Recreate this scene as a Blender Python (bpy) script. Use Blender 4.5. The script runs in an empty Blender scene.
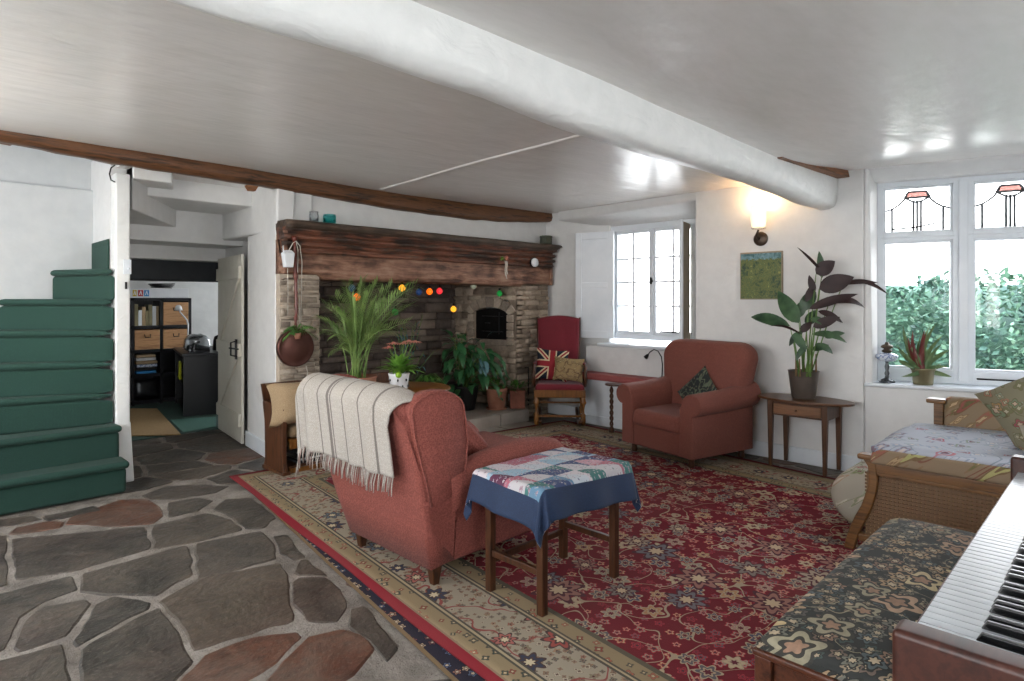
import bpy, math, random
from mathutils import Vector, Matrix, noise as mnoise
random.seed(7)
PI = math.pi
EXPO = 3.68
F, H, HY, CX = 620.0, 1.35, 301.0, 512.0
S2 = math.sqrt(2)
C = bpy.context.scene.collection

# ---------- measuring: a pixel of the photograph to a point of the room ----------
def PZ(u, v, z=0.0):
    zc = (H - z) * F / (v - HY); r = (u - CX) / F
    return Vector((zc * (1 + r) / S2, zc * (1 - r) / S2, z))
def PC(u, v, zc):
    r = (u - CX) / F
    return Vector((zc * (1 + r) / S2, zc * (1 - r) / S2, H - (v - HY) / F * zc))
def PY(u, v, Y):
    r = (u - CX) / F
    return PC(u, v, Y * S2 / (1 - r))
def PX(u, v, X):
    r = (u - CX) / F
    return PC(u, v, X * S2 / (1 + r))

def lin(c):
    if isinstance(c, str):
        c = c.lstrip('#'); c = [int(c[i:i+2], 16) / 255 for i in (0, 2, 4)]
    return tuple(x / 12.92 if x <= .04045 else ((x + .055) / 1.055) ** 2.4 for x in c[:3]) + (1.0,)

# ---------- nodes ----------
class NT:
    def __init__(s, name):
        s.m = bpy.data.materials.new(name); s.m.use_nodes = True
        s.t = s.m.node_tree; s.t.nodes.clear()
        s.out = s.t.nodes.new('ShaderNodeOutputMaterial')
        s.b = s.t.nodes.new('ShaderNodeBsdfPrincipled')
        s.t.links.new(s.b.outputs[0], s.out.inputs[0])
    def n(s, ty, **k):
        nd = s.t.nodes.new('ShaderNode' + ty)
        for a, b in k.items(): setattr(nd, a, b)
        return nd
    def put(s, sock, v):
        if v is None: return
        if isinstance(v, bpy.types.NodeSocket): s.t.links.new(v, sock)
        else: sock.default_value = v
    def math(s, op, a, b=None, c=None):
        nd = s.n('Math', operation=op)
        s.put(nd.inputs[0], a); s.put(nd.inputs[1], b); s.put(nd.inputs[2], c)
        return nd.outputs[0]
    def vm(s, op, a, b=None, sc=None):
        nd = s.n('VectorMath', operation=op)
        s.put(nd.inputs[0], a); s.put(nd.inputs[1], b)
        if sc is not None: s.put(nd.inputs[3], sc)
        return nd.outputs['Value'] if op in ('LENGTH', 'DISTANCE', 'DOT_PRODUCT') else nd.outputs[0]
    def xyz(s, v):
        nd = s.n('SeparateXYZ'); s.put(nd.inputs[0], v); return nd.outputs
    def comb(s, x, y, z=0.0):
        nd = s.n('CombineXYZ'); s.put(nd.inputs[0], x); s.put(nd.inputs[1], y); s.put(nd.inputs[2], z); return nd.outputs[0]
    def obj(s): return s.n('TexCoord').outputs['Object']
    def noise(s, v, sc, det=4, rough=.55, dist=0.0):
        nd = s.n('TexNoise'); s.put(nd.inputs['Vector'], v); nd.inputs['Scale'].default_value = sc
        nd.inputs['Detail'].default_value = det; nd.inputs['Roughness'].default_value = rough
        nd.inputs['Distortion'].default_value = dist
        return nd.outputs[0]
    def vor(s, v, sc, feat='F1', rnd=1.0, dim='3D'):
        nd = s.n('TexVoronoi', feature=feat, voronoi_dimensions=dim); s.put(nd.inputs['Vector'], v)
        nd.inputs['Scale'].default_value = sc; nd.inputs['Randomness'].default_value = rnd
        return nd.outputs
    def ramp(s, f, stops, interp='LINEAR'):
        nd = s.n('ValToRGB'); cr = nd.color_ramp; cr.interpolation = interp
        while len(cr.elements) < len(stops): cr.elements.new(.5)
        for e, (p, c) in zip(cr.elements, stops):
            e.position = p; e.color = lin(c) if not isinstance(c, (int, float)) else (c, c, c, 1)
        s.put(nd.inputs[0], f); return nd.outputs[0]
    def mix(s, f, a, b, mode='MIX'):
        nd = s.n('Mix', data_type='RGBA', blend_type=mode)
        s.put(nd.inputs[0], f)
        s.put(nd.inputs[6], lin(a) if isinstance(a, str) else a); s.put(nd.inputs[7], lin(b) if isinstance(b, str) else b)
        return nd.outputs[2]
    def bump(s, h, strength=.3, dist=.01, nrm=None):
        nd = s.n('Bump'); nd.inputs['Strength'].default_value = strength; nd.inputs['Distance'].default_value = dist
        s.put(nd.inputs['Height'], h)
        if nrm is not None: s.put(nd.inputs['Normal'], nrm)
        s.t.links.new(nd.outputs[0], s.b.inputs['Normal']); return nd.outputs[0]
    def fin(s, col=None, rough=.6, metal=0, spec=None, **k):
        if col is not None: s.put(s.b.inputs['Base Color'], lin(col) if isinstance(col, str) else col)
        s.put(s.b.inputs['Roughness'], rough); s.b.inputs['Metallic'].default_value = metal
        if spec is not None: s.b.inputs['Specular IOR Level'].default_value = spec
        for a, b in k.items(): s.put(s.b.inputs[a], b)
        return s.m

M = {}
def plain(name, c1, c2=None, rough=.6, scale=8, bump=.0, bscale=None, metal=0, spec=None, stretch=(1,1,1), det=5, dist=.006, **k):
    t = NT(name); v = t.vm('MULTIPLY', t.obj(), stretch)
    f = t.noise(v, scale, det)
    col = t.ramp(f, [(.3, c1), (.7, c2 or c1)])
    if bump: t.bump(t.noise(v, bscale or scale * 4, 4), bump, dist)
    M[name] = t.fin(col, rough, metal, spec, **k); return M[name]

def wood(name, dark, light, rough=.4, axis=0, scale=1.0, bump=.15):
    t = NT(name); st = [9.0, 9.0, 9.0]; st[axis] = .8
    v = t.vm('MULTIPLY', t.obj(), tuple(x * scale for x in st))
    f = t.noise(v, 2.2, 6, .6, .6); g = t.noise(v, 9, 4)
    f2 = t.math('ADD', t.math('MULTIPLY', f, .7), t.math('MULTIPLY', g, .3))
    col = t.ramp(f2, [(.34, dark), (.5, light), (.62, dark), (.75, light)])
    if bump: t.bump(f2, bump, .004)
    M[name] = t.fin(col, rough); return M[name]

def flower(t, p, scale, k, base, pal, core, outline, r0=.42, seed=0.0, dens=1.0, rnd=.75, prev=None):
    """Flowers on a 2D coordinate: petals from the angle about each cell centre."""
    q = t.vm('ADD', t.vm('MULTIPLY', p, (scale, scale, 0)), (seed, seed * 1.7, 0))
    vo = t.vor(q, 1.0, rnd=rnd, dim='2D')
    d = t.vm('SUBTRACT', q, vo['Position']); x, y, _ = t.xyz(d)
    rr = t.xyz(vo['Color'])
    ang = t.math('ARCTAN2', y, x)
    cs = t.math('COSINE', t.math('ADD', t.math('MULTIPLY', ang, k), t.math('MULTIPLY', rr[0], 6.28)))
    R = t.math('MULTIPLY', t.math('ADD', t.math('MULTIPLY', cs, .2), .8), t.math('MULTIPLY', t.math('ADD', t.math('MULTIPLY', rr[1], .5), .55), r0))
    q_ = t.math('DIVIDE', vo['Distance'], R)
    on = t.math('LESS_THAN', rr[2], dens)
    petal = t.math('MULTIPLY', t.math('LESS_THAN', q_, 1.0), on)
    edge = t.math('MULTIPLY', t.math('GREATER_THAN', q_, .82), petal)
    ring = t.math('MULTIPLY', t.math('LESS_THAN', q_, .52), petal)
    cor = t.math('MULTIPLY', t.math('LESS_THAN', q_, .33), petal)
    pc = t.ramp(rr[0], [(i / len(pal), c) for i, c in enumerate(pal)], 'CONSTANT')
    c = t.mix(petal, base if prev is None else prev, pc)
    c = t.mix(edge, c, outline)
    c = t.mix(ring, c, outline)
    return t.mix(cor, c, core)

def contour(t, p, sc, w, seed=0.0, lvl=.5):
    f = t.noise(t.vm('ADD', p, (seed, seed, 0)), sc, 1.5, .4)
    return t.math('LESS_THAN', t.math('ABSOLUTE', t.math('SUBTRACT', f, lvl)), w)

# ---------- mesh ----------
class MB:
    def __init__(s): s.v = []; s.f = []; s.sm = []; s.mi = []
    def add(s, vs, fs, smooth=False, mi=0):
        o = len(s.v); s.v += [Vector(p) for p in vs]
        for f in fs: s.f.append([i + o for i in f]); s.sm.append(smooth); s.mi.append(mi)
        return s
    def hexa(s, b, t, smooth=False, mi=0):
        """b, t: four bottom and four top corners, anticlockwise from above."""
        return s.add(list(b) + list(t), [(3,2,1,0),(4,5,6,7),(0,1,5,4),(1,2,6,5),(2,3,7,6),(3,0,4,7)], smooth, mi)
    def box(s, x0, y0, z0, x1, y1, z1, smooth=False, mi=0):
        x0, x1 = min(x0,x1), max(x0,x1); y0, y1 = min(y0,y1), max(y0,y1); z0, z1 = min(z0,z1), max(z0,z1)
        q = [(x0,y0),(x1,y0),(x1,y1),(x0,y1)]
        return s.hexa([(x,y,z0) for x,y in q], [(x,y,z1) for x,y in q], smooth, mi)
    def bar(s, p, q, w, h=None, up=(0,0,1), mi=0):
        p, q = Vector(p), Vector(q); d = (q - p).normalized(); h = h or w
        u = Vector(up)
        if abs(d.dot(u)) > .95: u = Vector((1,0,0))
        a = d.cross(u).normalized() * w / 2; b = a.cross(d).normalized() * h / 2
        c = [-a-b, a-b, a+b, -a+b]
        return s.add([p+x for x in c] + [q+x for x in c], [(0,1,2,3),(7,6,5,4),(1,0,4,5),(2,1,5,6),(3,2,6,7),(0,3,7,4)], False, mi)
    def prism(s, pts, z0, z1, mi=0, smooth=False):
        n = len(pts); 
        return s.add([(x,y,z0) for x,y in pts] + [(x,y,z1) for x,y in pts],
              [tuple(range(n-1,-1,-1)), tuple(range(n, 2*n))] + [(i, (i+1)%n, n+(i+1)%n, n+i) for i in range(n)], smooth, mi)
    def extr(s, pts, vec, mi=0, smooth=False):
        """closed 3D outline swept by vec"""
        n = len(pts); P = [Vector(p) for p in pts]; V = Vector(vec)
        return s.add(P + [p + V for p in P],
              [tuple(range(n-1,-1,-1)), tuple(range(n, 2*n))] + [(i, (i+1)%n, n+(i+1)%n, n+i) for i in range(n)], smooth, mi)
    def tube(s, path, r, seg=8, mi=0, cap=True):
        P = [Vector(p) for p in path]; n = len(P)
        R = r if isinstance(r, (list, tuple)) else [r] * n
        vs = []; a = None
        for i in range(n):
            d = (P[min(i+1,n-1)] - P[max(i-1,0)])
            d = d.normalized() if d.length > 1e-9 else Vector((0,0,1))
            if a is None:
                u = Vector((0,0,1)) if abs(d.z) < .9 else Vector((1,0,0)); a = d.cross(u).normalized()
            a = (a - d * a.dot(d)).normalized(); b = d.cross(a)
            for k in range(seg):
                t = 2 * PI * k / seg; vs.append(P[i] + (a * math.cos(t) + b * math.sin(t)) * R[i])
        fs = [(i*seg+k, i*seg+(k+1)%seg, (i+1)*seg+(k+1)%seg, (i+1)*seg+k) for i in range(n-1) for k in range(seg)]
        if cap: fs += [tuple(range(seg-1,-1,-1)), tuple(range((n-1)*seg, n*seg))]
        return s.add(vs, fs, True, mi)
    def lathe(s, prof, c=(0,0,0), seg=24, mi=0, sx=1, sy=1, axis=None):
        c = Vector(c); n = len(prof); vs = []
        for r, z in prof:
            for k in range(seg):
                t = 2 * PI * k / seg; p = Vector((r*math.cos(t)*sx, r*math.sin(t)*sy, z))
                if axis is not None: p = axis @ p
                vs.append(c + p)
        fs = [(i*seg+k, i*seg+(k+1)%seg, (i+1)*seg+(k+1)%seg, (i+1)*seg+k) for i in range(n-1) for k in range(seg)]
        if prof[0][0] > 1e-5: fs.append(tuple(range(seg-1,-1,-1)))
        if prof[-1][0] > 1e-5: fs.append(tuple(range((n-1)*seg, n*seg)))
        return s.add(vs, fs, True, mi)
    def grid(s, fn, nu, nv, thick=0, mi=0):
        """surface fn(a,b) for a,b in 0..1, doubled to a sheet when thick"""
        P = [[Vector(fn(i/nu, j/nv)) for j in range(nv+1)] for i in range(nu+1)]
        vs = [p for r in P for p in r]; w = nv + 1
        fs = [(i*w+j, (i+1)*w+j, (i+1)*w+j+1, i*w+j+1) for i in range(nu) for j in range(nv)]
        if thick:
            N = []
            for i in range(nu+1):
                for j in range(nv+1):
                    du = P[min(i+1,nu)][j] - P[max(i-1,0)][j]; dv = P[i][min(j+1,nv)] - P[i][max(j-1,0)]
                    q = du.cross(dv); N.append(q.normalized() if q.length > 1e-12 else Vector((0,0,1)))
            o = len(vs); vs = vs + [p - n * thick for p, n in zip(vs, N)]
            fs = fs + [tuple(x + o for x in reversed(f)) for f in fs]
            rim = [i*w for i in range(nu+1)] + [nu*w+j for j in range(1,nv+1)] + [i*w+nv for i in range(nu-1,-1,-1)] + [j for j in range(nv-1,0,-1)]
            for k in range(len(rim)):
                a, b = rim[k], rim[(k+1) % len(rim)]; fs.append((b, a, a+o, b+o))
        return s.add(vs, fs, True, mi)
    def ball(s, c, r, seg=12, mi=0, sx=1, sy=1, sz=1):
        m = seg // 2
        return s.lathe([(max(r*math.sin(PI*i/m),1e-6), -r*math.cos(PI*i/m)*sz) for i in range(m+1)], c, seg, mi, sx, sy)
    def leaf(s, p0, p1, w, droop=.1, side=None, n=7, mi=0, fold=.25, peak=.4):
        """blade from p0 to p1, width w, arching by droop*length"""
        p0, p1 = Vector(p0), Vector(p1); d = p1 - p0; L = d.length
        if L < 1e-6: return s
        sd = Vector(side) if side is not None else d.cross(Vector((0,0,1)))
        if sd.length < 1e-6: sd = Vector((1,0,0))
        sd = (sd - d * sd.dot(d) / (L*L)).normalized(); up = sd.cross(d).normalized()
        if up.z < 0: up = -up
        vs = []
        for i in range(n+1):
            t = i / n; c = p0 + d*t + up * droop * L * math.sin(PI*t)
            ww = w/2 * (math.sin(PI * t ** (math.log(.5)/math.log(peak))) ** .8 if 0 < t < 1 else .02)
            vs += [c - sd*ww + up*ww*fold, c, c + sd*ww + up*ww*fold]
        fs = []
        for i in range(n):
            a = 3*i; fs += [(a, a+1, a+4, a+3), (a+1, a+2, a+5, a+4)]
        return s.add(vs, fs, True, mi)

def inv(parent):
    m = Matrix.Identity(4); o = parent; ch = []
    while o is not None: ch.append(o); o = o.parent
    for o in reversed(ch): m = m @ Matrix.LocRotScale(o.location, o.rotation_euler, o.scale)
    return m.inverted()

def build(name, mb, mat, parent=None, bevel=0, seg=3, sub=0, local=False, label=None, smooth=None, angle=35):
    """link the mesh as ONE object; coordinates are the room's unless local"""
    me = bpy.data.meshes.new(name)
    org = Vector((0,0,0))
    vs = mb.v
    if parent is not None and not local:
        im = inv(parent); vs = [im @ p for p in vs]
    elif parent is None and not local:
        xs = [p.x for p in vs]; ys = [p.y for p in vs]; zs = [p.z for p in vs]
        org = Vector(((min(xs)+max(xs))/2, (min(ys)+max(ys))/2, min(zs)))
        vs = [p - org for p in vs]
    me.from_pydata([tuple(p) for p in vs], [], mb.f)
    me.polygons.foreach_set('use_smooth', [True if smooth else x for x in mb.sm])
    mats = mat if isinstance(mat, (list, tuple)) else [mat]
    for m in mats: me.materials.append(M[m] if isinstance(m, str) else m)
    if len(mats) > 1: me.polygons.foreach_set('material_index', mb.mi)
    me.validate(); me.update()
    o = bpy.data.objects.new(name, me); C.objects.link(o)
    o.location = org
    if parent is not None: o.parent = parent
    if bevel:
        b = o.modifiers.new('bevel', 'BEVEL'); b.width = bevel; b.segments = seg; b.limit_method = 'ANGLE'; b.angle_limit = math.radians(angle)
        b.use_clamp_overlap = True
        me.polygons.foreach_set('use_smooth', [True] * len(me.polygons))
        wn = o.modifiers.new('wn', 'WEIGHTED_NORMAL'); wn.keep_sharp = True
    if sub:
        b = o.modifiers.new('sub', 'SUBSURF'); b.levels = sub; b.render_levels = sub
        me.polygons.foreach_set('use_smooth', [True] * len(me.polygons))
    if label: o['label'] = label
    return o

def tag(o, label, cat, group=None):
    o['label'] = label; o['category'] = cat
    if group: o['group'] = group
    return o
def thing(name, label, cat, loc=(0,0,0), rz=0, group=None):
    o = bpy.data.objects.new(name, None); C.objects.link(o)
    o.empty_display_size = .1
    o.location = loc; o.rotation_euler = (0,0,rz)
    return tag(o, label, cat, group)
def struct(name, mb, mat, parent=None, **k):
    o = build(name, mb, mat, parent, **k)
    if parent is None: o['kind'] = 'structure'
    return o
def holder(name, loc):
    o = bpy.data.objects.new(name, None); C.objects.link(o); o.location = loc; o['kind'] = 'structure'; return o

def pillow(c, w, h, t, ax, ay, n=14, power=.5):
    """a scatter cushion about c; ax, ay its plane"""
    ax, ay = Vector(ax).normalized(), Vector(ay).normalized(); az = ax.cross(ay); c = Vector(c); mb = MB()
    for sgn in (1, -1):
        def fn(a, b):
            x, y = 2*a-1, 2*b-1
            th = t/2 * max(0, (1-x**4)) ** power * max(0, (1-y**4)) ** power
            pin = 1 - .09*(1-abs(x)**2)*abs(y)**3 ; pin2 = 1 - .09*(1-abs(y)**2)*abs(x)**3
            return c + ax*(x*w/2*pin2) + ay*(y*h/2*pin) + az*(sgn*th)
        o = len(mb.f); mb.grid(fn, n, n)
        if sgn < 0: mb.f[o:] = [tuple(reversed(f)) for f in mb.f[o:]]
    return mb
# ================= materials =================
def mk_white(name, c1, c2, rough, b1, sc=1.3):
    t = NT(name); o = t.obj()
    a = t.noise(t.vm('MULTIPLY', o, (1, 1, 1.6)), sc, 4, .5, .8); f = t.noise(o, 9, 4)
    h = t.math('ADD', t.math('MULTIPLY', a, 1.0), t.math('MULTIPLY', f, .16))
    t.bump(h, b1, .03)
    M[name] = t.fin(t.ramp(f, [(.3, c1), (.7, c2)]), rough)
mk_white('white_wall', '#d1d1d0', '#d9d9d8', .55, .35, 2)
mk_white('grey_wall', '#bfc3c5', '#c8cbcc', .6, .35, 2)
def mk_ceiling():
    t = NT('ceiling_paint'); o = t.obj()
    a = t.noise(t.vm('MULTIPLY', o, (.9, 2.0, 1)), 2.2, 2, .45, .3); f = t.noise(t.vm('MULTIPLY', o, (1, 2.5, 1)), 6, 2)
    x, y, z = t.xyz(o)
    near = t.ramp(t.math('MULTIPLY', y, .5), [(.62, 1.0), (.92, .25)])
    h = t.math('MULTIPLY', t.math('ADD', a, t.math('MULTIPLY', f, .3)), near)
    t.bump(h, .40, .03)
    M['ceiling_paint'] = t.fin(t.ramp(f, [(.3, '#e0ddd9'), (.7, '#e4e1de')]), .27)
mk_ceiling()
mk_white('white_beam', '#dfe1df', '#e9eae8', .42, .5, 5)
plain('white_gloss', '#d4dae0', '#dde2e7', .32, 6, .05)
plain('door_paint', '#c9c5b8', '#d3d0c4', .45, 5, .1)
plain('lead', '#55585c', rough=.5)
plain('black_metal', '#141415', '#1e1e20', .4, metal=.6)
plain('black_paint', '#121316', '#1a1b1f', .35)
plain('charcoal_wood', '#181d22', '#262b30', .6, 8, .3)
wood('old_oak', '#1c120a', '#6a4428', .5, 0, 1.0, .8)
wood('beam_oak', '#3a2413', '#875632', .55, 0, 1.2, .8)
def mk_mantel(name, cols):
    t = NT(name); o = t.obj()
    v = t.vm('MULTIPLY', o, (1.1, 9, 9)); a = t.noise(v, 2.4, 6, .62, .5)
    b = t.noise(t.vm('MULTIPLY', o, (2, 3, 3)), 2.2, 4)
    f = t.math('ADD', t.math('MULTIPLY', a, .5), t.math('MULTIPLY', b, .5))
    t.bump(t.math('ADD', a, t.noise(v, 9, 3)), .8, .012)
    M[name] = t.fin(t.ramp(f, cols), .5)
mk_mantel('lintel_wood', [(.30, '#261a13'), (.42, '#54382a'), (.52, '#8a6450'), (.66, '#b0907a')])
mk_mantel('mould_wood', [(.30, '#15110e'), (.45, '#3a2a22'), (.56, '#7d4d38'), (.7, '#5f5046')])
mk_mantel('shelf_wood', [(.30, '#231b15'), (.5, '#43352a'), (.7, '#6d5847')])
wood('dark_wood', '#24130a', '#4b2c18', .35, 2, 1.4, .1)
wood('table_wood', '#33200f', '#5f3d24', .33, 1, 1.2, .1)
wood('table_leg_wood', '#301c0f', '#56361f', .38, 2, 1.2, .1)
wood('drawer_wood', '#5f3f22', '#80583a', .4, 1, 1.2, .1)
wood('oak_honey', '#50300f', '#80521f', .35, 2, 1.2, .1)
wood('daybed_wood', '#432b13', '#74502a', .35, 1, 1.2, .1)
wood('bench_wood', '#2e190d', '#57331c', .4, 2, 1.2, .1)
wood('piano_wood', '#2a140e', '#43231a', .42, 0, .8, .03)
wood('stool_wood', '#32170d', '#56301f', .3, 0, .9, .05)
wood('crate_wood', '#8c6440', '#b78b60', .6, 0, 1.2, .15)

def mk_stones(name, cols, rough=.85):
    """rubble: every stone an island with its own tone"""
    t = NT(name); r = t.n('NewGeometry').outputs['Random Per Island']; o = t.obj()
    a = t.noise(o, 9, 6, .65); b = t.noise(o, 38, 4, .6)
    f = t.math('ADD', t.math('MULTIPLY', r, .62), t.math('MULTIPLY', a, .38))
    c = t.mix(t.math('MULTIPLY', b, .5), t.ramp(f, cols), '#2a241f', 'MULTIPLY')
    t.bump(t.math('ADD', a, t.math('MULTIPLY', b, .4)), .8, .02)
    M[name] = t.fin(c, rough)
mk_stones('rubble_pale', [(.2, '#8f8275'), (.4, '#c0b19e'), (.6, '#a39484'), (.75, '#d0c2b0'), (.9, '#ae947c')])
mk_stones('rubble_soot', [(.2, '#453d39'), (.4, '#6d615a'), (.6, '#7f7268'), (.8, '#96877a')])
mk_stones('rubble_mid', [(.2, '#867768'), (.45, '#ac9b88'), (.65, '#c0af9c'), (.85, '#d2c2ac')])
plain('soot', '#171412', '#2a2522', .95, 6, .6)
plain('mortar_pale', '#8c8074', '#a3978a', .95, 12, .5)
def mk_flag(name='flagstone', red=False):
    t = NT(name); r = t.n('NewGeometry').outputs['Random Per Island']; o = t.obj()
    a = t.noise(o, 3.2, 6, .65, .6); b = t.noise(o, 26, 5, .6); c2 = t.noise(t.vm('ADD', o, (5, 5, 0)), 1.1, 3)
    base = t.ramp(r, [(0, '#3b3833'), (.16, '#4a453e'), (.30, '#34322e'), (.45, '#464139'), (.60, '#3c3832'), (.72, '#454139'), (.80, '#3e3b35'), (.9, '#4d4438')], 'CONSTANT')
    if red: base = t.ramp(t.noise(o, 2.5, 4, .6), [(.3, '#4a2a1f'), (.5, '#6b4532'), (.7, '#4f3a2e')])
    base = t.mix(t.ramp(a, [(.42, 0.0), (.62, .6)]), base, '#6d6257')
    base = t.mix(t.ramp(t.noise(o, 60, 3, .7), [(.56, 0.0), (.72, .5)]), base, '#857a6f')
    base = t.mix(t.ramp(c2, [(.5, 0.0), (.75, .4)]), base, '#4f2f27')
    base = t.mix(t.ramp(b, [(.3, .5), (.6, 0.0)]), base, '#1c1a17', 'MIX')
    t.bump(t.math('ADD', t.math('MULTIPLY', a, 1.4), t.math('MULTIPLY', b, .4)), .6, .02)
    M[name] = t.fin(base, t.ramp(b, [(.3, .42), (.7, .62)]))
mk_flag(); mk_flag('flagstone_red', True)
def mk_mortar():
    t = NT('mortar'); o = t.obj(); a = t.noise(o, 5, 5); b = t.noise(o, 70, 4, .7)
    c = t.ramp(a, [(.3, '#655e56'), (.5, '#877f76'), (.7, '#9a938a')])
    c = t.mix(t.ramp(b, [(.3, .6), (.5, 0.0)]), c, '#5c534a')
    t.bump(t.math('ADD', a, b), .7, .015); M['mortar'] = t.fin(c, .9)
mk_mortar()
def fabric(name, c1, c2, sc=160, bump=.35, rough=.9, big=None, sheen=.03):
    t = NT(name); o = t.obj(); v = t.vor(o, sc, rnd=.8); n = t.noise(o, 3, 3)
    f = t.math('ADD', t.math('MULTIPLY', v['Distance'], .75), t.math('MULTIPLY', n, .3))
    t.bump(v['Distance'], bump, .003)
    col = t.ramp(f, [(.2, c1), (.75, c2)])
    if big:
        col = t.mix(t.ramp(n, [(.4, 0.0), (.75, .5)]), col, big)
    M[name] = t.fin(col, rough); t.b.inputs['Sheen Weight'].default_value = sheen; t.b.inputs['Sheen Roughness'].default_value = .5
fabric('green_carpet', '#15332b', '#27483e', 260, .6, .95, '#1b3d33')
fabric('rose_weave', '#652b24', '#925044', 120, .6, .85, '#763c34')
fabric('terracotta_weave', '#5c2f28', '#81493b', 150, .4, .85, '#6c423a')
fabric('red_velvet', '#560b1a', '#7a1626', 300, .2, .85, '#4a0915', .1)
fabric('pink_board_cloth', '#7c3a38', '#97524f', 200, .2)
fabric('beige_cloth', '#8d7355', '#b19a79', 200, .3, .9)
fabric('throw_cream', '#8c867f', '#bab4ab', 260, .5, .95)
fabric('throw_line', '#5f5955', '#7a736e', 260, .5, .95)
fabric('throw_brown', '#75615a', '#94827a', 260, .5, .95)
fabric('navy_cloth', '#0f1c33', '#1b3355', 400, .15, .75)
fabric('tan_mat', '#8a6c42', '#a98a5c', 90, .6, .95)
fabric('paler_green', '#2d5a4e', '#3c6d5f', 200, .5, .95)
def mk_rug(name, hx, hy, bands, field):
    t = NT(name); o = t.obj(); x, y, _ = t.xyz(o)
    dx = t.math('SUBTRACT', hx, t.math('ABSOLUTE', x)); dy = t.math('SUBTRACT', hy, t.math('ABSOLUTE', y))
    d = t.math('MINIMUM', dx, dy)
    p = t.comb(x, y)
    cream = ['#8f3a3c', '#3c4650', '#a98f6a', '#5d6a62', '#a4605a', '#33384a', '#bfa680']
    # field: crowded flowers on red
    f = flower(t, p, 15, 5, '#6b1524', ['#8c8576', '#b49a78', '#56545c', '#b08a78', '#6a2a38', '#9c8c80'], '#4a2a33', '#a8323e', .46, 3.1, .95)
    v1 = contour(t, p, 2.6, .0035, 1.0); v2 = contour(t, p, 3.3, .0035, 7.0)
    f = t.mix(t.math('MAXIMUM', v1, v2), f, '#a3937c')
    f = flower(t, p, 7.5, 6, None, ['#8c8577', '#a9825e', '#4c4f63', '#a07c76', '#b8a688', '#5b5a5f'], '#5e2230', '#a8977e', .44, 0, .85, .8, f)
    f = flower(t, p, 3.1, 8, None, ['#79736d', '#93695f', '#6b6a70', '#a0907e'], '#c0aa8c', '#4b2731', .4, 5.7, .62, .7, f)
    # borders
    g = flower(t, p, 17, 4, '#8f7f62', ['#8a3b34', '#4a5148', '#a8604c', '#2f4440'], '#b9a887', '#6b5a48', .42, 2.2, .85)
    m = flower(t, p, 15, 5, '#9c9280', ['#8a6a52', '#5f625c', '#93493f', '#77705d', '#a3795f'], '#4f2a2c', '#8a7c66', .34, 9.2, .8)
    m = flower(t, p, 27, 4, None, ['#7a5a4c', '#4f5250', '#8c6a5a', '#b5ab98'], '#5f4a44', '#8a7c66', .45, 4.2, .85, .9, m)
    v3 = contour(t, p, 4.2, .008, 3.0); m = t.mix(v3, m, '#8c4744')
    m = flower(t, p, 4.6, 7, None, ['#9b4a45', '#343c4e', '#a5635a', '#5b6870'], '#c9b999', '#4c3b38', .36, 4.4, .7, .6, m)
    fn = {'g': g, 'm': m, 'f': f}
    col = lin(bands[0][1]) if bands[0][1] not in fn else fn[bands[0][1]]
    for s_, c in bands[1:]:
        col = t.mix(t.math('GREATER_THAN', d, s_), col, fn.get(c, c))
    a = t.noise(o, 1.2, 3)
    col = t.mix(t.ramp(a, [(.3, .22), (.7, 0.0)]), col, '#6e5a50')
    t.bump(t.noise(o, 160, 3), .5, .004)
    M[name] = t.fin(col, .95, 0, .15)
mk_rug('persian', 1.75, 2.6, [(0, '#741c26'), (.045, '#7c6a55'), (.055, 'g'), (.13, '#4c4a42'), (.14, '#a99a7c'), (.152, '#4c4a42'), (.162, 'm'), (.385, '#4c4a42'), (.397, '#a99a7c'), (.407, '#4c4a42'), (.417, 'g'), (.49, '#575648'), (.515, 'f')], 'f')
def mk_under():
    t = NT('under_persian'); p = t.obj(); x, y, _ = t.xyz(p)
    d = t.math('SUBTRACT', 1.4, t.math('ABSOLUTE', x))
    f = flower(t, p, 18, 5, '#25222b', ['#5e3a36', '#8d7a62', '#465063', '#7c5a48'], '#a0907a', '#1f1c26', .45, 1.2, .9)
    c = t.mix(t.math('GREATER_THAN', d, .016), '#66543e', f)
    c = t.mix(t.math('GREATER_THAN', d, .13), c, '#8a6a50')
    t.bump(t.noise(p, 160, 3), .5, .004); M['under_persian'] = t.fin(c, .95, 0, .15)
mk_under()
def floral(name, base, layers, vines=None, rough=.85, proj='xy'):
    t = NT(name); o = t.obj(); x, y, z = t.xyz(o)
    o2 = t.comb(t.math('ADD', x, t.math('MULTIPLY', z, .4)), t.math('ADD', y, z))
    w = t.vm('ADD', o2, t.vm('MULTIPLY', t.n('TexNoise').outputs[1], (0, 0, 0)))
    c = lin(base)
    for i, (sc, k, pal, core, outl, r0, dens) in enumerate(layers):
        nd = flower(t, w, sc, k, c if i == 0 else None, pal, core, outl, r0, 1.3 + 3.1 * i, dens, .9, None if i == 0 else c)
        c = nd
        if vines and i == 0:
            c = t.mix(contour(t, w, vines[0], vines[1], 2.0), c, vines[2])
    n = t.noise(o, 60, 3); c = t.mix(t.ramp(n, [(.4, 0.0), (.8, .35)]), c, base)
    t.bump(t.noise(o, 220, 2), .3, .003)
    M[name] = t.fin(c, rough)
floral('tapestry', '#2d2f2d', [(22, 5, ['#6f6a5c', '#3d4a48', '#8c7c66', '#57534d', '#6a5a50'], '#a3937a', '#2a2b28', .7, 1.0),
    (13, 6, ['#8a6e5c', '#6b6a60', '#a48a6c', '#4f5a5c'], '#b7a58a', '#262724', .62, 1.0), (7, 5, ['#bfa87e', '#b3957c', '#98917a', '#c4b28c'], '#9a7a64', '#3a3832', .62, .8)], (6, .004, '#8f876f'))
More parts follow.
